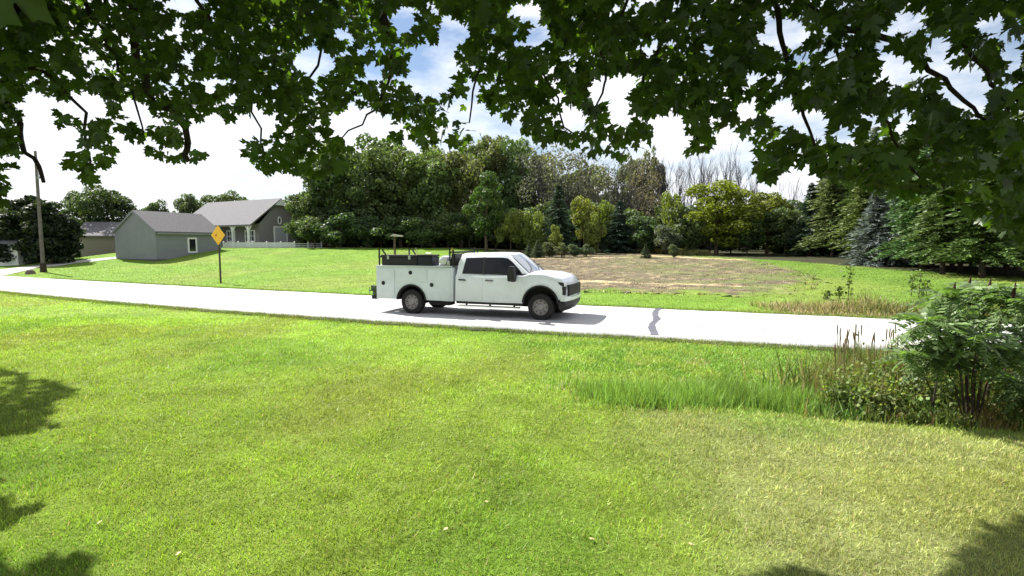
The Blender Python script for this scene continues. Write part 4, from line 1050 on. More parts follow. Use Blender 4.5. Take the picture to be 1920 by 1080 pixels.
pg = base_at(81, 41.5)
pole = thing('utility_pole', 'tall weathered wooden utility pole beside the road junction', 'utility pole', (pg.x, pg.y, pg.z), 0)
ph = z_of(283, 41.5) - pg.z
q = MB(); q.tube([(0, 0, -0.4), (0, 0, ph * .5), (0.02, 0, ph)], [0.135, 0.115, 0.085], 12); q.build('pole_shaft', M['pole'], pole)
q = MB(); q.tube([(0.16, -0.02, ph * .80), (0.16, -0.02, ph * .86)], 0.05, 8); q.build('insulator', M['steel'], pole)
q = MB(); q.box(-0.05, 0.22, -0.05, 0.05, ph * .775, ph * .795); q.build('bracket', M['steel'], pole)
q = MB(); q.tube([(0, 0, 0.0), (0, 0, 0.7)], [0.22, 0.19], 10); q.build('pole_guard', M['bark_dark'], pole)
rk = on_ground(57, 514)
q = MB(); q.tube([(0, 0, -.1), (0, 0, 0.05), (0.03, 0, 0.28), (0.05, 0.02, 0.36)], [.30, .33, .22, .05], 9)
tag(q.build('boulder', mat('brown_rock', (0.13, 0.10, 0.085), .9, .2, vary=.3, bump=.8, bscale=8), None, (rk.x, rk.y, rk.z), smooth=True), 'small brown boulder on the verge beside the utility pole', 'boulder')

bpst = base_at(741, 52)
bf = thing('bird_feeder', 'bird feeder with pale flat roof on a brown post by the woods', 'bird feeder', bpst)
hb = z_of(443, 52) - bpst.z
q = MB(); q.tube([(0, 0, -.2), (0, 0, hb)], 0.10, 8); q.build('post', M['bark'], bf)
q = MB(); q.prism([(-0.45, hb), (0.75, hb - .05), (0.8, hb + .06), (-0.1, hb + .2)], -0.3, 0.3); q.build('feeder_roof', mat('pale_boards', (.42, .40, .36), .8, .2, vary=.2), bf)
op = base_at(787, 50)
br = thing('brush_pile', 'small brush heap with bare pale sticks and orange base on the lawn', 'brush pile', op)
for k, (dx, dz, l) in enumerate(((-.35, .9, 1.0), (-1.3, .55, 1.0), (-.6, .7, .8), (.5, .35, .7), (-.9, .30, .9))):
    q = MB(); q.tube([(0.1, 0, 0.05), (dx * .5, 0.05 * k, dz * .55), (dx, 0.1 * k, dz * 1.25)], [.05, .04, .02], 5); q.build('stick', mat('pale_stick', (.5, .42, .36), .8, .2), br)
q = MB(); q.tube([(-.3, 0, 0.0), (-.2, 0, .16), (.1, 0, .30), (.5, 0, .18), (.7, 0, .02)], [.08, .16, .20, .15, .05], 7); q.build('orange_tarp', mat('orange_tarp', (.75, .20, .06), .6, .3, vary=.2), br)

# ------------------------------------------------------------------ maples overhead
half = [(0.2, -.07), (.42, -.03), (.36, .10), (.52, .20), (.50, .32), (.66, .52), (.46, .50), (.42, .58), (.22, .46), (.20, .60), (.28, .74), (.13, .80)]
outl = [(0, 0)] + half + [(0, 1.05)] + [(-x, y) for x, y in reversed(half)]
def leaf_tpl(bend, fold, seed):
    g = random.Random(seed)
    pts = [(0.0, 0.32)] + [(x * g.uniform(.9, 1.1), y + g.uniform(-.03, .03)) for x, y in outl]
    V = [(x, y - 0.0, fold * abs(x) - bend * y * y * .35 + g.uniform(-.02, .02)) for x, y in pts]
    n = len(outl); F_ = [(0, 1 + i, 1 + (i + 1) % n) for i in range(n)]
    V += [(-.012, 0, 0), (.012, 0, 0), (0.0, -.55, .12)]; F_.append((n + 1, n + 3, n + 2))
    return np.array(V), np.array(F_)
LT = [leaf_tpl(.25, .25, 1), leaf_tpl(.5, -.15, 2), leaf_tpl(.1, .1, 3), leaf_tpl(.6, .3, 4)]

BND = [(-400, 420), (-60, 400), (0, 395), (22, 330), (34, 238), (70, 225), (108, 236), (118, 300), (150, 345), (185, 345), (212, 330), (222, 262), (262, 282), (300, 302), (352, 308), (412, 285), (440, 232), (452, 262), (462, 305), (490, 330), (560, 326), (620, 338), (655, 322), (676, 262), (740, 262), (800, 284), (862, 286), (905, 262), (950, 224), (1000, 266), (1060, 268), (1095, 298), (1180, 300), (1205, 282), (1240, 232), (1268, 236), (1290, 288), (1325, 290), (1352, 242), (1400, 250), (1420, 330), (1452, 338), (1500, 312), (1545, 330), (1600, 352), (1690, 375), (1760, 386), (1820, 410), (1880, 445), (1920, 468), (2100, 520), (2500, 540)]
bx_, by_ = np.array(BND, float).T
# openings where sky shows: (cx, cy, rx, ry)
GAPS = [(62, 205, 22, 30), (92, 285, 30, 44), (160, 195, 34, 22), (250, 205, 26, 16), (400, 250, 40, 26), (470, 232, 34, 22), (590, 112, 34, 24), (672, 232, 40, 30), (812, 128, 44, 40), (850, 55, 24, 20), (905, 222, 28, 22), (985, 18, 30, 16), (1008, 60, 16, 22), (1145, 165, 36, 26), (1072, 218, 22, 22), (1160, 205, 24, 20), (1255, 230, 26, 20), (1470, 58, 44, 26), (1408, 146, 12, 12), (1402, 200, 14, 14), (1468, 205, 22, 16), (1525, 226, 28, 22), (1592, 246, 14, 12), (1662, 78, 16, 20), (1680, 125, 34, 26), (1702, 36, 20, 16), (1768, 92, 18, 18), (1815, 160, 44, 30), (1770, 120, 14, 16), (1862, 40, 24, 18), (1905, 100, 18, 26), (345, 5, 30, 12), (700, 130, 14, 12), (760, 30, 16, 18), (1328, 90, 10, 8), (1225, 85, 10, 8), (1180, 150, 14, 14), (1698, 238, 12, 12), (640, 60, 12, 10)]
ga = np.array(GAPS, float)
def canopy_ok(px, py, lsz):
    """may a leaf of lsz pixels show at this spot of the crown?"""
    if py + lsz * .45 > np.interp(px, bx_, by_): return False
    d = ((px - ga[:, 0]) / (ga[:, 2] * 1.12 + lsz * .34)) ** 2 + ((py - ga[:, 1]) / (ga[:, 3] * 1.12 + lsz * .34)) ** 2
    return bool((d > 1).all())

SHZ = [[(1860, 1025), (1890, 1000), (1940, 978), (2400, 955), (2400, 1400), (1820, 1400), (1800, 1090), (1830, 1060)], [(1430, 1105), (1450, 1085), (1550, 1078), (1590, 1095), (1590, 1400), (1430, 1400)],
       [(-900, 640), (0, 692), (90, 712), (146, 735), (100, 768), (62, 815), (0, 818), (-900, 900)], [(50, 1400), (60, 1062), (150, 1050), (165, 1400)], [(-60, 935), (0, 945), (28, 968), (16, 990), (0, 996), (-60, 1000)]]
SHZ = [np.array(p, float) for p in SHZ]
def shade_ok(p):
    """keep the sunny lawn sunny: where would this leaf's shadow fall?"""
    k = p[2] / SUN.z; gx, gy = p[0] - SUN.x * k, p[1] - SUN.y * k
    if gy < 2.4: return True
    q = proj((gx, gy, 0))
    if q is None or q[1] > 1300 or q[0] < -110 or q[0] > 2020: return True
    return rnd.random() < .3 and any(bool(inpoly(np.array(q[0]), np.array(q[1]), z)) for z in SHZ)

sunv = np.array(SUN)
def sun_window(c):
    """crown leaves to leave out, so that the sun gets through to the boughs over the truck"""
    for zz in (2.9, 3.4, 3.9, 4.3):
        k = (c[2] - zz) / SUN.z
        if k <= 0.3: continue
        p = proj((c[0] - SUN.x * k, c[1] - SUN.y * k, zz))
        if p and (500 < p[0] < 830 or 1080 < p[0] < 1160 or 150 < p[0] < 230 or 1560 < p[0] < 1640) and -40 < p[1] < 360: return True
    return False
def leaf_matrix(g, size):
    nrm = unit((g.normal(size=(1, 3)) * .75 + sunv * .55 + np.array([0, .55, .25])))[0]
    tip = np.array([g.normal() * .55, g.normal() * .45, -0.75]); tip = tip - nrm * (tip @ nrm); tip /= np.linalg.norm(tip)
    xx = np.cross(tip, nrm)
    return np.stack([xx, tip, nrm], 1) * size

def maple(name, label, trunk_pts, trunk_r, limbs, twig_px, spots, crown_c, crown_r, ncrown, seed, lsize, shades=()):
    g = np.random.default_rng(seed)
    base = Vector(trunk_pts[0]); t = thing(name, label, 'tree', base)
    q = MB(); q.tube([Vector(p) - base for p in trunk_pts], trunk_r, 14); q.build('trunk', M['bark'], t, smooth=True)
    for pts, r0, r1 in limbs:
        q = MB(); P = [Vector(p) - base for p in pts]; q.tube(P, [r0 + (r1 - r0) * i / (len(P) - 1) for i in range(len(P))], 8); q.build('limb', M['bark_dark'], t, smooth=True)
    for pts, r0, r1 in twig_px:
        q = MB(); P = [p - base for p in pts]; q.tube(P, [r0 + (r1 - r0) * i / (len(P) - 1) for i in range(len(P))], 6); q.build('branch', M['bark_dark'], t, smooth=True)
    near = []
    for px, py, Y in spots:
        c = np.array(at_depth(px, py, Y)); near.append((c, lsize * g.uniform(.72, 1.25)))
    # rank: the 300 that show largest inside the frame become leaf objects of their own
    scored = []
    for c, s in near:
        p = proj(c); inside = p and 0 < p[0] < 1920 and -20 < p[1] < 500
        scored.append((s / c[1] if inside else 0, c, s))
    scored.sort(key=lambda a: -a[0])
    b3 = np.array(base)
    lms = []
    for k, (V, F_) in enumerate(LT): lms.append(np_mesh('leaf', V, F_, M['maple']))
    for sc, c, s in scored[:300]:
        R = leaf_matrix(g, 1.0); o = link('leaf', lms[int(g.integers(4))], t)
        m4 = Matrix(R.tolist()).to_4x4(); m4.translation = Vector(c - b3); o.matrix_local = m4 @ Matrix.Scale(s, 4)
    VV = []; FF = []; off = 0
    def put(c, s):
        nonlocal off
        V, F_ = LT[int(g.integers(4))]; R = leaf_matrix(g, s); VV.append(V @ R.T + (c - b3)); FF.append(F_ + off); off += len(V)
    for sc, c, s in scored[300:]: put(c, s)
    k = 0; tries = 0
    while k < ncrown and tries < ncrown * 14:
        tries += 1
        d = g.normal(size=3); d /= np.linalg.norm(d); c = np.array(crown_c) + d * np.array(crown_r) * g.uniform(.15, 1) ** .45
        if c[2] < 2.6 or np.hypot(c[0], c[1]) < 1.0: continue
        p = proj(c)
        lpx = lsize * FPX / max(c[1], .3)
        if p and -120 < p[0] < 2040 and -60 < p[1] < 1100 and not canopy_ok(p[0], p[1], lpx): continue
        if not shade_ok(c): continue
        if sun_window(c) and g.random() < .96: continue
        for j in range(4):
            cc = c + g.normal(size=3) * .16
            p = proj(cc)
            if p and -120 < p[0] < 2040 and -60 < p[1] < 1100 and not canopy_ok(p[0], p[1], lpx): continue
            put(cc, 0.13 * g.uniform(1.0, 1.6) if (p is None or p[1] < -30 or p[0] < -40 or p[0] > 1960) else lsize * g.uniform(.85, 1.3)); k += 1  # crown leaves out of view enlarged to keep sun off the visible ones
    for z, cnt, z0, z1 in shades:      # leaf clusters added up-sun of each zone to cast its shade on the lawn
        lo, hi = z.min(0), z.max(0); k = tries = 0
        while k < cnt and tries < cnt * 30:
            tries += 1; a = g.uniform(max(lo[0], -200), min(hi[0], 2050)); c_ = g.uniform(lo[1], min(hi[1], 1150))
            if not inpoly(np.array(a), np.array(c_), z): continue
            gp_ = np.array(at_depth(a, c_, 1.0)); gp_ = np.array([0, 0, CAMH]) + (gp_ - np.array([0, 0, CAMH])) * (CAMH / (CAMH - gp_[2]))
            c = gp_ + sunv * (g.uniform(z0, z1) / sunv[2]); p = proj(c)
            if p and -60 < p[0] < 1980 and -40 < p[1] and not canopy_ok(p[0], p[1], 26): continue
            put(c, 0.15 * g.uniform(.8, 1.4)); k += 1
    o = link('foliage', np_mesh('foliage', np.concatenate(VV), np.concatenate(FF), M['maple']), t); tag(o, kind='stuff')
    return t

def gen_spots(seed, n, x0, x1, ytop, depthf, lsize, dropf=None):
    """leaf clusters hanging on twig ends: returns (px, py, depth)"""
    g = np.random.default_rng(seed); res = []; tries = 0
    while len(res) < n and tries < n * 30:
        tries += 1
        px = g.uniform(x0, x1); lim = np.interp(px, bx_, by_)
        py = g.uniform(ytop, lim + 10); Y = depthf(px) * g.uniform(.86, 1.38); lpx = lsize * FPX / Y
        if dropf and g.random() < dropf(px, py): continue
        for j in range(int(g.integers(3, 7))):
            a, b = px + g.normal() * lpx * .75, py + g.normal() * lpx * .62
            if canopy_ok(a, b, lpx) and shade_ok(at_depth(a, b, Y)): res.append((a, b, Y * g.uniform(.97, 1.03)))
    return res

def brs(pix, Y0, Y1, r0, r1):
    q = []
    for i in range(len(pix) - 1):
        for k in range(4): q.append((pix[i][0] + (pix[i + 1][0] - pix[i][0]) * k / 4 + rnd.uniform(-7, 7), pix[i][1] + (pix[i + 1][1] - pix[i][1]) * k / 4 + rnd.uniform(-4, 4)))
    pix = q + [pix[-1]]
    n = len(pix); return ([at_depth(a, b, Y0 + (Y1 - Y0) * i / (n - 1)) for i, (a, b) in enumerate(pix)], r0, r1)
dn = lambda px: float(np.interp(px, [430, 700, 1100, 1500, 1920], [4.4, 3.7, 3.0, 2.7, 2.5]))
spn = gen_spots(5, 9500, 455, 2150, -220, dn, 0.068)
tw = [brs([(1440, -260), (1455, 0), (1470, 80), (1500, 190), (1530, 292)], 3.2, 2.9, .022, .006), brs([(1290, -200), (1255, 0), (1225, 110), (1200, 172)], 3.3, 3.1, .018, .005), brs([(1090, -220), (1108, 0), (1122, 100), (1140, 160), (1110, 225)], 3.4, 3.2, .013, .005),
      brs([(1440, -110), (1490, 0), (1560, 42), (1680, 82), (1745, 130), (1830, 205), (1865, 250)], 3.2, 2.7, .028, .006), brs([(1180, -220), (1170, 0), (1168, 70), (1150, 135)], 3.4, 3.2, .012, .005), brs([(1170, 42), (1205, 100), (1215, 106)], 3.25, 3.2, .007, .004),
      brs([(1560, 42), (1580, 120), (1650, 190), (1665, 205)], 3.0, 2.9, .010, .004), brs([(700, -220), (714, 0), (722, 48)], 4.2, 4.0, .05, .035), brs([(722, 48), (735, 120), (712, 200), (640, 260)], 4.0, 3.9, .016, .005), brs([(1700, -220), (1750, 0), (1830, 110), (1890, 200), (1915, 330)], 2.9, 2.6, .018, .005),
      brs([(960, -200), (930, 0), (905, 110), (880, 230)], 3.7, 3.5, .016, .005), brs([(1020, 130), (1062, 235), (1085, 262)], 3.2, 3.1, .006, .004), brs([(1096, 16), (1060, 30), (1030, 50)], 3.4, 3.4, .022, .015), brs([(1640, 180), (1690, 290), (1740, 350)], 2.8, 2.7, .008, .004), brs([(600, -100), (610, 60), (570, 180), (540, 290)], 4.4, 4.2, .014, .005)]
limbs = [([(1.9, -1.6, 4.0), (1.7, .2, 4.7), (1.5, 2.0, 5.2), (1.3, 3.6, 5.4), (.9, 5.2, 5.8)], .13, .04), ([(1.9, -1.6, 3.6), (1.0, .4, 4.4), (0, 2.2, 4.9), (-1.0, 4.0, 5.2)], .11, .035), ([(1.9, -1.6, 3.5), (3.0, .2, 4.3), (3.6, 2.0, 4.7), (4.2, 3.6, 5.0)], .10, .03), ([(1.9, -1.6, 5.0), (1.5, -.5, 7.0), (1.0, .8, 9.0)], .10, .03)]
maple('maple_tree', 'spreading green maple whose leafy branches hang low over the lawn', [(1.9, -1.7, -.2), (1.9, -1.68, 1.0), (1.88, -1.65, 2.6), (1.9, -1.6, 4.2), (1.8, -1.4, 6.5), (1.6, -1.0, 9.0)], [.36, .28, .25, .22, .15, .06], limbs, tw, spn, (-.3, 3.2, 6.4), (7.5, 5.0, 3.2), 11000, 77, 0.068, [(SHZ[0], 380, 4.6, 6.4), (SHZ[1], 60, 4.6, 6.0)])

dl = lambda px: float(np.interp(px, [-200, 0, 200, 480, 700], [3.9, 4.0, 4.0, 3.9, 3.8]))
spl = gen_spots(6, 6200, -160, 640, -160, dl, 0.064) + gen_spots(9, 1300, -170, 34, -60, dl, 0.064)
twl = [brs([(-120, 40), (0, 150), (28, 215), (52, 282), (82, 342)], 4.0, 3.9, .03, .012), brs([(250, -200), (255, 100), (285, 190), (335, 215), (350, 262), (351, 302)], 4.0, 3.9, .03, .022), brs([(-60, 100), (80, 130), (160, 210), (165, 330)], 4.0, 3.9, .02, .006), brs([(350, -60), (400, 60), (470, 180), (500, 300)], 4.0, 3.9, .018, .005), brs([(120, -60), (190, 60), (240, 150), (270, 265)], 4.0, 3.9, .016, .005)]
limbl = [([(-8.6, 6.6, 3.2), (-7.0, 5.5, 4.2), (-5.2, 4.6, 4.9), (-3.2, 3.9, 5.2)], .12, .04), ([(-8.6, 6.6, 3.6), (-7.4, 6.6, 5.0), (-6.2, 6.0, 6.2)], .10, .03), ([(-8.6, 6.6, 3.0), (-7.3, 5.6, 3.6), (-6.0, 5.2, 4.0)], .09, .03)]
maple('maple_tree', 'dark shaded maple whose drooping boughs hang in front of the shed and driveway', [(-8.6, 6.6, -.2), (-8.6, 6.6, 1.2), (-8.62, 6.62, 3.0), (-8.5, 6.6, 5.0), (-8.4, 6.6, 8.0)], [.34, .26, .22, .16, .06], limbl, twl, spl, (-6.6, 6.3, 6.0), (5.8, 4.8, 3.2), 13000, 78, 0.064, [(SHZ[2], 1300, 5.5, 8.5), (SHZ[3], 120, 5.0, 6.5), (SHZ[4], 50, 5.0, 6.5)])

# ------------------------------------------------------------------ grass, verge plants
def blades(name, X, Y, h, wd, C, lean=0.45, parent=None, label=None, cat='grass', zoff=-0.01):
    n = len(X); Z = zt(X, Y) + zoff
    a = rng.uniform(0, 6.283, n); b = rng.uniform(0, 6.283, n); l = np.abs(rng.normal(size=n)) * lean * h
    dx, dy = np.cos(a) * wd / 2, np.sin(a) * wd / 2
    V = np.stack([np.stack([X - dx, Y - dy, Z], 1), np.stack([X + dx, Y + dy, Z], 1), np.stack([X + np.cos(b) * l, Y + np.sin(b) * l, Z + h * rng.uniform(.75, 1.1, n)], 1)], 1).reshape(-1, 3)
    F_ = np.arange(3 * n).reshape(-1, 3)
    o = link(name, np_mesh(name, V, F_, M['grass'], False, {'tint': np.repeat(C, 3, 0)}), parent)
    return tag(o, label, cat, kind='stuff')

def scatter(n, x0, x1, y0, y1, f):
    X = rng.uniform(x0, x1, n); Y = rng.uniform(y0, y1, n); k = f(X, Y) > rng.random(n); return X[k], Y[k]

# mown lawn this side of the road
n = 520000
Y = 2.6 * (16.5 / 2.6) ** (rng.random(n) ** 0.85); Xw = rng.uniform(-1, 1, n) * (Y * 1.02 + 1.6)
k = (nearY(Xw) - Y > 0.12) & (np.abs(Xw) < 17); Xw, Y = Xw[k], Y[k]
xl = rng.uniform(-26, -9, 60000); yl = rng.uniform(9, 26, 60000); k = (nearY(xl) - yl > .12) & (np.abs(xl) < yl * 1.05 + 2); Xw = np.concatenate([Xw, xl[k]]); Y = np.concatenate([Y, yl[k]])
C = tint(Xw, Y) * rng.uniform(.8, 1.25, (len(Xw), 1)); dryb = rng.random(len(Xw)) < .05 + .07 * sstep(0, 3, Xw); C[dryb] = np.array([.30, .25, .12]) * rng.uniform(.6, 1.1, (dryb.sum(), 1))
blades('lawn_grass', Xw, Y, rng.uniform(.022, .055, len(Xw)) * (1 + .02 * Y) * (.7 + .6 * vnoise(Xw, Y, .22, 82)), .0045 + .0011 * Y, C * 1.75 * (.8 + .4 * vnoise(Xw, Y, .16, 81))[:, None], .8, None, 'short mown grass of the lawn this side of the road')
# far lawn
n = 130000
Y = rng.uniform(15, 64, n) ; Xw = rng.uniform(-1, 1, n) * (Y * 1.02 + 2)
D_ = polydist(Xw, Y, fpoly); k = (Y > farY(Xw) + .3) & (Y < woods_line(Xw) + 1) & ((D_ < 0.9) | (rng.random(n) < .10)); Xw, Y = Xw[k], Y[k]
lx = (Xw - B.x) * math.cos(rz) + (Y - B.y) * math.sin(rz); ly = -(Xw - B.x) * math.sin(rz) + (Y - B.y) * math.cos(rz); k = ~((lx > -.1) & (lx < Ls + .1) & (ly > -.1) & (ly < Wd + .1)); Xw, Y = Xw[k], Y[k]
drv = np.array([(p.x, p.y) for p in ue] + [(p.x, p.y) for p in reversed(le)]); k = ~inpoly(Xw, Y, drv); Xw, Y = Xw[k], Y[k]
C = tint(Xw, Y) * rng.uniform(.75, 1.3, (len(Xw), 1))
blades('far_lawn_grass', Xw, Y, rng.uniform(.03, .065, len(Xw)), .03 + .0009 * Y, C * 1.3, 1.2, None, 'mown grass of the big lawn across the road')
# stubble, clods and seedlings in the tilled field
X = rng.uniform(fpoly[:, 0].min(), fpoly[:, 0].max(), 60000); Y = rng.uniform(fpoly[:, 1].min(), fpoly[:, 1].max(), 60000); k = (polydist(X, Y, fpoly) > .1) & (vnoise(X * .5, Y, .5, 91) > .35); X, Y = X[k], Y[k]
C = np.array([.15, .115, .08]) * rng.uniform(.4, 1.3, (len(X), 1)); k = rng.random(len(X)); C[k < .25] = (.42, .34, .21); C[k > .78 - .12 * sstep(4, 14, X)] = (.13, .18, .05)
blades('field_stubble', X, Y, rng.uniform(.03, .14, len(X)), .07, C, .9, None, 'broken stubble and seedlings scattered over the tilled field', 'stubble')
# verge tufts along both edges of the road
xv = np.concatenate([rng.uniform(-26, 12, 26000), rng.uniform(-30, 15, 22000)]); sidev = np.arange(len(xv)) < 26000
yv = np.where(sidev, nearY(xv) - np.abs(rng.normal(size=len(xv))) * .22 - .02, farY(xv) + np.abs(rng.normal(size=len(xv))) * .25 + .02)
C = tint(xv, yv) * rng.uniform(.7, 1.15, (len(xv), 1)); C[rng.random(len(xv)) < .15] = (.26, .21, .11)
blades('verge_grass', xv, yv, rng.uniform(.05, .13, len(xv)), .016, C, .7, None, 'ragged grass creeping over the edges of the road')
# rank green grass in the ditch
def ditch(X, Y):
    return np.exp(-((Y - 8.05 - .12 * np.sin(X * 2.3) - .3 * (vnoise(X, Y, .5, 60) - .5)) / .48) ** 2) * sstep(.7, 1.7, X + .8 * (vnoise(X, Y, .4, 66) - .5)) * sstep(4.9, 4.0, X)
X, Y = scatter(150000, .5, 6.5, 5.5, 10.5, ditch)
C = np.array([.20, .33, .075]) * rng.uniform(.6, 1.35, (len(X), 1)) * (1 + .5 * (vnoise(X, Y, .7, 61)[:, None] - .5)); C[rng.random(len(X)) < .12] = (.17, .20, .04)
blades('ditch_grass', X, Y, rng.uniform(.12, .36, len(X)) * (.6 + .7 * vnoise(X, Y, .4, 67)), .014, C, .45, None, 'tall lush green grass standing in the roadside ditch')
def bank(X, Y):
    e = nearY(X) - Y; return sstep(.1, .5, e) * sstep(8.0, 8.5, Y) * sstep(.0, 2.0, X + 1.2 * (vnoise(X, Y, .6, 68) - .5))
X, Y = scatter(120000, -.5, 9, 6, 14, bank)
C = np.array([.165, .275, .06]) * rng.uniform(.6, 1.35, (len(X), 1)); p_ = vnoise(X, Y, .5, 62); C[(p_ > .66)] = np.array([.235, .31, .075]); C[(vnoise(X, Y, .6, 63) > .78) & (rng.random(len(X)) < .4)] = (.36, .33, .20)
blades('bank_grass', X, Y, rng.uniform(.03, .10, len(X)), .022, C * 1.3, 1.0, None, 'uneven weedy grass on the bank between ditch and road')
# weed thicket round the sumac
def thicket(X, Y): return np.exp(-(((X - 6.1 - .45 * (Y - 8)) / .95) ** 2)) * sstep(6.7, 7.4, Y) * sstep(9.6, 8.6, Y)
X, Y = scatter(90000, 3.9, 9.5, 6.6, 9.8, lambda a, b: np.maximum(thicket(a, b), .7 * sstep(5.2, 6.2, a) * sstep(6.5, 7.3, b) * sstep(9.6, 8.6, b)))
hm = .20 + .75 * vnoise(X, Y, .6, 71) * sstep(6.7, 7.8, Y)
C = np.array([.14, .19, .05]) * rng.uniform(.5, 1.4, (len(X), 1)); q_ = vnoise(X, Y, .45, 72); C[q_ > .66] = np.array([.24, .20, .07]); C[(q_ < .25)] = np.array([.07, .15, .03]); C[rng.random(len(X)) < .08] = (.25, .16, .09)
blades('weed_thicket', X, Y, hm * rng.uniform(.6, 1.2, len(X)), .026, C, .55, None, 'tangled thicket of weeds and dry grass around the sumac', 'weeds')
X, Y = scatter(18000, 3.9, 7.0, 7.2, 9.2, lambda a, b: np.exp(-((a - 5.3 - .45 * (b - 8)) / .42) ** 2) * sstep(7.2, 7.6, b) * sstep(9.2, 8.7, b))
C = np.array([.30, .26, .12]) * rng.uniform(.5, 1.2, (len(X), 1)); C[rng.random(len(X)) < .4] = (.17, .22, .06)
blades('dry_tall_grass', X, Y, rng.uniform(.25, .75, len(X)), .012, C, .32, None, 'tall dry tan grass standing beside the small slender sumac', 'grass')
# goldenrod and dead grass across the road
def verge2(X, Y):
    d = Y - farY(X); return sstep(.1, .5, d) * sstep(3.2, 1.8, d) * sstep(8.3, 9.8, X)
X, Y = scatter(60000, 8, 22, 12, 20, verge2)
d = Y - farY(X)
hm = (.10 + .14 * sstep(.6, 1.6, d) + .45 * sstep(1.0, 2.0, d) * sstep(9.5, 12, X) * vnoise(X, Y, .8, 73))
C = np.array([.46, .37, .24]) * rng.uniform(.6, 1.1, (len(X), 1)); gsel = rng.random(len(X)) < .35 + .4 * sstep(10, 13, X); C[gsel] = np.array([.14, .17, .04]) * rng.uniform(.6, 1.3, (gsel.sum(), 1))
blades('roadside_weeds', X, Y, hm * rng.uniform(.6, 1.3, len(X)), .03, C, .6, None, 'dead straw and tall weeds across the road from the sumac', 'weeds')
# weeds and young pines between field and woods
wp = [on_ground(a, b) for a, b in ((1075, 474), (1310, 479))]
X = np.concatenate([rng.uniform(5, 22, 30000)]); yy0 = np.interp(X, [5, wp[1].x], [52.5, wp[1].y + 3]); Y = yy0 + rng.uniform(-3.5, 3, len(X)); k = polydist(X, Y, fpoly) < -.2; X, Y = X[k], Y[k]; k = X < wp[1].x + 1; X, Y = X[k], Y[k]
C = np.array([.17, .18, .07]) * rng.uniform(.6, 1.4, (len(X), 1)); C[rng.random(len(X)) < .25] = (.27, .22, .10)
blades('field_edge_weeds', X, Y, (.25 + .55 * vnoise(X, Y, 1.4, 75)) * rng.uniform(.6, 1.2, len(X)), .09, C, .5, None, 'pale weeds along the back edge of the tilled field', 'weeds')
for i, (px, Y_, top, wd) in enumerate([(1008, 50, 450, 34), (1030, 51, 452, 36), (1052, 50, 455, 36), (992, 51, 457, 30), (1075, 51, 456, 36), (1100, 51, 458, 34), (1210, 48, 458, 26), (1262, 48, 456, 26)]):
    tree('bush' if i % 3 else 'spruce', px, Y_, top, wd, jit((.075, .10, .05)), 'young_pine', 'waist-high young evergreen along the back edge of the tilled field', 'young evergreens behind the field', i)
W10 = 'tall weed stalks across the road'
for i, (px, py, top) in enumerate([(1590, 560, 498), (1573, 560, 537), (1550, 562, 545), (1708, 556, 512), (1735, 566, 525), (1722, 560, 505)]):
    b = on_ground(px, py); hh = z_of(top, b.y) - b.z; t = thing('weed_stalk', 'single tall weed stalk standing over the dry verge across the road', 'weed', b, 0, W10)
    q = MB(); q.tube([(0, 0, -.1), (.02, 0, hh * .5), (.05, 0, hh)], [.018, .014, .006], 5); q.build('stalk', M['bark'], t)
    P = np.stack([rng.normal(size=60) * .09, rng.normal(size=60) * .09, rng.uniform(.15, 1, 60) * hh], 1); V, F_ = leaf_quads(P, .10); c = link('leaves', np_mesh('leaves', V, F_, M['foliage']), t); c.color = (.10, .14, .04, 1)
W11 = 'brown reed stalks by the ditch'
reed = None
for i in range(34):
    px = 1578 + 125 * rnd.random() ** 1.2; Yr = rnd.uniform(7.5, 8.6); b = base_at(px, Yr); hh = z_of(rnd.uniform(604, 655), Yr) - b.z
    if reed is None:
        q = MB(); q.tube([(0, 0, -.05), (.01, 0, .5), (.02, .01, .86)], [.006, .005, .004], 4); o = q.build('stalk', mat('reed_stem', (.13, .12, .05), .8, .2, vary=.3), None); sm = o.data; bpy.data.objects.remove(o)
        q = MB(); q.tube([(.02, .01, .84), (.022, .01, .88), (.028, .012, .97), (.03, .012, 1.0)], [.004, .010, .009, .002], 5); o = q.build('seed_head', mat('reed_head', (.17, .13, .07), .9, .1), None); hm_ = o.data; bpy.data.objects.remove(o); reed = True
    t = thing('reed_stalk', 'thin brown reed stalk rising from the weeds in front of the road', 'reed', b, rnd.uniform(0, 6.28), W11); t.rotation_euler = (rnd.uniform(-.09, .09), rnd.uniform(-.09, .09), rnd.uniform(0, 6))
    link('stalk', sm, t, scale=(1, 1, hh)); link('seed_head', hm_, t, scale=(1, 1, hh))

# ------------------------------------------------------------------ sumac shrubs
def frond_mesh(seed):
    g = random.Random(seed); V = []; F_ = []
    def rach(s): return Vector((s, 0, .10 * math.sin(s * 3.1) - .55 * s * s))
    for k in range(10):
        s = .08 + .92 * k / 9 * .98; p = rach(s); L = .26 * (math.sin(.5 + 2.3 * k / 9)) + .04
        for sd in (-1, 1):
            if k == 9 and sd == 1: continue
            dr = Vector((.45, sd * (1 if k < 9 else .05), -.55 + g.uniform(-.2, .2))).normalized(); wv = Vector((dr.y, -dr.x, g.uniform(-.3, .3))).normalized() * .048
            o = len(V); V += [p, p + dr * L * .4 + wv * 1.3, p + dr * L, p + dr * L * .4 - wv * 1.3]; F_.append((o, o + 1, o + 2, o + 3))
    for k in range(4):
        a, b = rach(k / 4), rach((k + 1) / 4); o = len(V); wv = Vector((0, .012, 0)); V += [a - wv, b - wv, b + wv, a + wv]; F_.append((o, o + 1, o + 2, o + 3))
    return np_mesh('leaf', [tuple(v) for v in V], F_, M['sumac'])
FR = [frond_mesh(k) for k in range(3)]
M['cone'] = mat('sumac_cone', (.040, .020, .016), .9, .1, vary=.4, vscale=30)
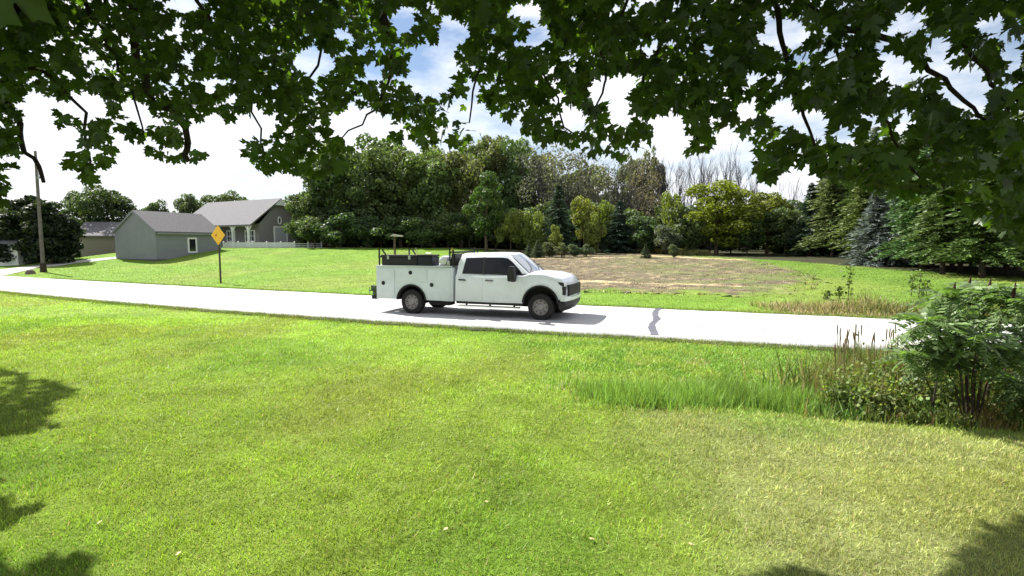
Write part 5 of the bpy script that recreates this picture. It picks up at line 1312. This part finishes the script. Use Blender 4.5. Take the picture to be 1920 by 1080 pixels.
def sumac(label, basepx, Yb, stems, seed, nfr=42, sz=.36):
    g = random.Random(seed); b = base_at(basepx[0], Yb); t = thing('sumac_shrub', label, 'shrub', b)
    for pts, r0, cone in stems:
        P = [at_depth(a, c, Y) - b for a, c, Y in pts]; P[0] = Vector((P[0].x, P[0].y, -.08))
        q = MB(); q.tube(P, [r0 * (1 - .6 * i / (len(P) - 1)) for i in range(len(P))], 7); q.build('stem', M['bark_dark'], t, smooth=True)
        tip = P[-1]; prev = P[-2]
        for k in range(nfr):
            f = 1 if k < nfr * .5 else g.uniform(-.1, .95); p = prev.lerp(tip, f); az = g.uniform(0, 6.28); el = g.uniform(-.35, .85)
            o = link('leaf', FR[k % 3], t, p); o.rotation_euler = Euler((g.uniform(-.4, .4), -el, az)); s_ = sz * g.uniform(.7, 1.25); o.scale = (s_, s_, s_)
        if cone:
            q = MB(); q.tube([tip, tip + Vector((.01, 0, .05)), tip + Vector((.02, 0, .14)), tip + Vector((.03, 0, .22))], [.010, .022, .018, .004], 7); q.build('seed_cone', M['cone'], t)
    return t
sumac('large many-stemmed sumac shrub with glossy leaves and dark red cones', (1822, 776), 7.0,
      [([(1818, 776, 7.0), (1812, 700, 7.0), (1800, 630, 7.0), (1785, 560, 6.9)], .022, True), ([(1824, 776, 7.0), (1828, 700, 7.1), (1838, 620, 7.2), (1852, 552, 7.3)], .022, True), ([(1814, 776, 7.0), (1800, 690, 6.8), (1768, 640, 6.7), (1738, 606, 6.6)], .016, False),
       ([(1830, 776, 7.0), (1842, 690, 7.0), (1870, 620, 7.0), (1898, 560, 7.0)], .02, True), ([(1836, 776, 7.1), (1862, 690, 7.2), (1905, 640, 7.3), (1940, 590, 7.4)], .018, False), ([(1820, 776, 7.1), (1815, 690, 7.4), (1790, 610, 7.6), (1765, 570, 7.8)], .015, True),
       ([(1832, 776, 7.0), (1850, 720, 6.8), (1880, 690, 6.6), (1905, 660, 6.5)], .014, False), ([(1826, 776, 7.0), (1822, 710, 6.8), (1830, 660, 6.6), (1836, 636, 6.5)], .012, False), ([(1838, 776, 7.2), (1880, 700, 7.6), (1930, 620, 7.8), (1965, 555, 8.0)], .018, True), ([(1812, 776, 7.0), (1790, 720, 7.0), (1770, 690, 7.0), (1752, 672, 7.0)], .011, False), ([(1828, 776, 7.3), (1832, 680, 7.6), (1822, 600, 7.8), (1815, 545, 7.9)], .015, True)], 3)
sumac('small slender sumac with one curved stem beside the larger sumac', (1746, 776), 7.1, [([(1745, 776, 7.1), (1754, 730, 7.1), (1760, 690, 7.1), (1745, 650, 7.1), (1712, 628, 7.1)], .014, False), ([(1745, 776, 7.1), (1756, 720, 7.1), (1760, 680, 7.15), (1752, 640, 7.2)], .010, False), ([(1745, 776, 7.1), (1748, 735, 7.0), (1730, 700, 6.9), (1700, 668, 6.9)], .009, False)], 5, 18, .32)
sumac('leafy sumac at the end of the thicket beyond the larger sumac', (1985, 790), 7.0, [([(1985, 790, 7.0), (1975, 700, 7.0), (1950, 640, 7.0)], .02, False), ([(1990, 790, 7.0), (2000, 690, 7.1), (1990, 600, 7.2)], .02, True), ([(1985, 790, 7.0), (1950, 740, 6.9), (1915, 720, 6.8)], .014, False), ([(1990, 790, 7.0), (2040, 700, 7.1), (2060, 600, 7.2)], .02, True)], 8)
# low leafy weeds at the foot of the sumacs
W12 = 'low weeds at the foot of the sumacs'
for i, (px, Y_, top, wd) in enumerate([(1590, 7.5, 705, 80), (1625, 7.35, 722, 80), (1668, 7.3, 712, 90), (1690, 7.8, 690, 100), (1735, 7.6, 690, 100), (1610, 8.0, 690, 80), (1655, 7.9, 682, 90), (1600, 7.6, 722, 90), (1650, 7.4, 728, 100), (1700, 7.3, 728, 90), (1780, 7.4, 712, 90), (1860, 7.5, 690, 110), (1905, 7.4, 690, 110), (1640, 8.2, 690, 100), (1725, 8.3, 672, 110), (1950, 7.2, 700, 120), (1800, 8.2, 670, 120), (1880, 8.3, 660, 120)]):
    b = base_at(px, Y_); t = tag(bpy.data.objects.new('weed_clump', None), 'low olive-green leafy weed clump growing at the foot of the sumacs', 'weed', W12); COL.objects.link(t); t.location = b
    H = z_of(top, Y_) - b.z; R = wd * Y_ / FPX / 2; n = 1300
    P = np.stack([rng.normal(size=n) * R * .45, rng.normal(size=n) * R * .45, np.abs(rng.normal(size=n)) * H * .42], 1); V, F_ = leaf_quads(P, .048); c = link('leaves', np_mesh('leaves', V, F_, M['foliage']), t); c.color = (*jit((.165, .20, .075) if i % 3 else (.12, .19, .05)), 1)
    q = MB()
    for k in range(5):
        a = rng.normal(size=2) * R * .4; q.tube([(0, 0, -.03), (a[0] * .6, a[1] * .6, H * .5), (a[0], a[1], H * .9)], [.006, .005, .003], 4)
    tag(q.build('stems', M['bark'], t), kind='stuff')
# a few fallen leaves on the lawn
fl_me = np_mesh('fallen_leaf', LT[1][0], LT[1][1], mat('dry_leaf', (.42, .36, .20), .8, .2, vary=.3))
for px, py in ((838, 1000), (188, 990), (1110, 1020), (336, 1050), (915, 950), (1296, 1030)):
    b = on_ground(px, py); o = link('fallen_leaf', fl_me, None, (b.x, b.y, b.z + .05), (rnd.uniform(-.4, .4), rnd.uniform(-.4, .4), rnd.uniform(0, 6)), (.035, .035, .035)); tag(o, 'single dry curled leaf lying on the mown lawn', 'leaf', 'fallen leaves on the lawn')
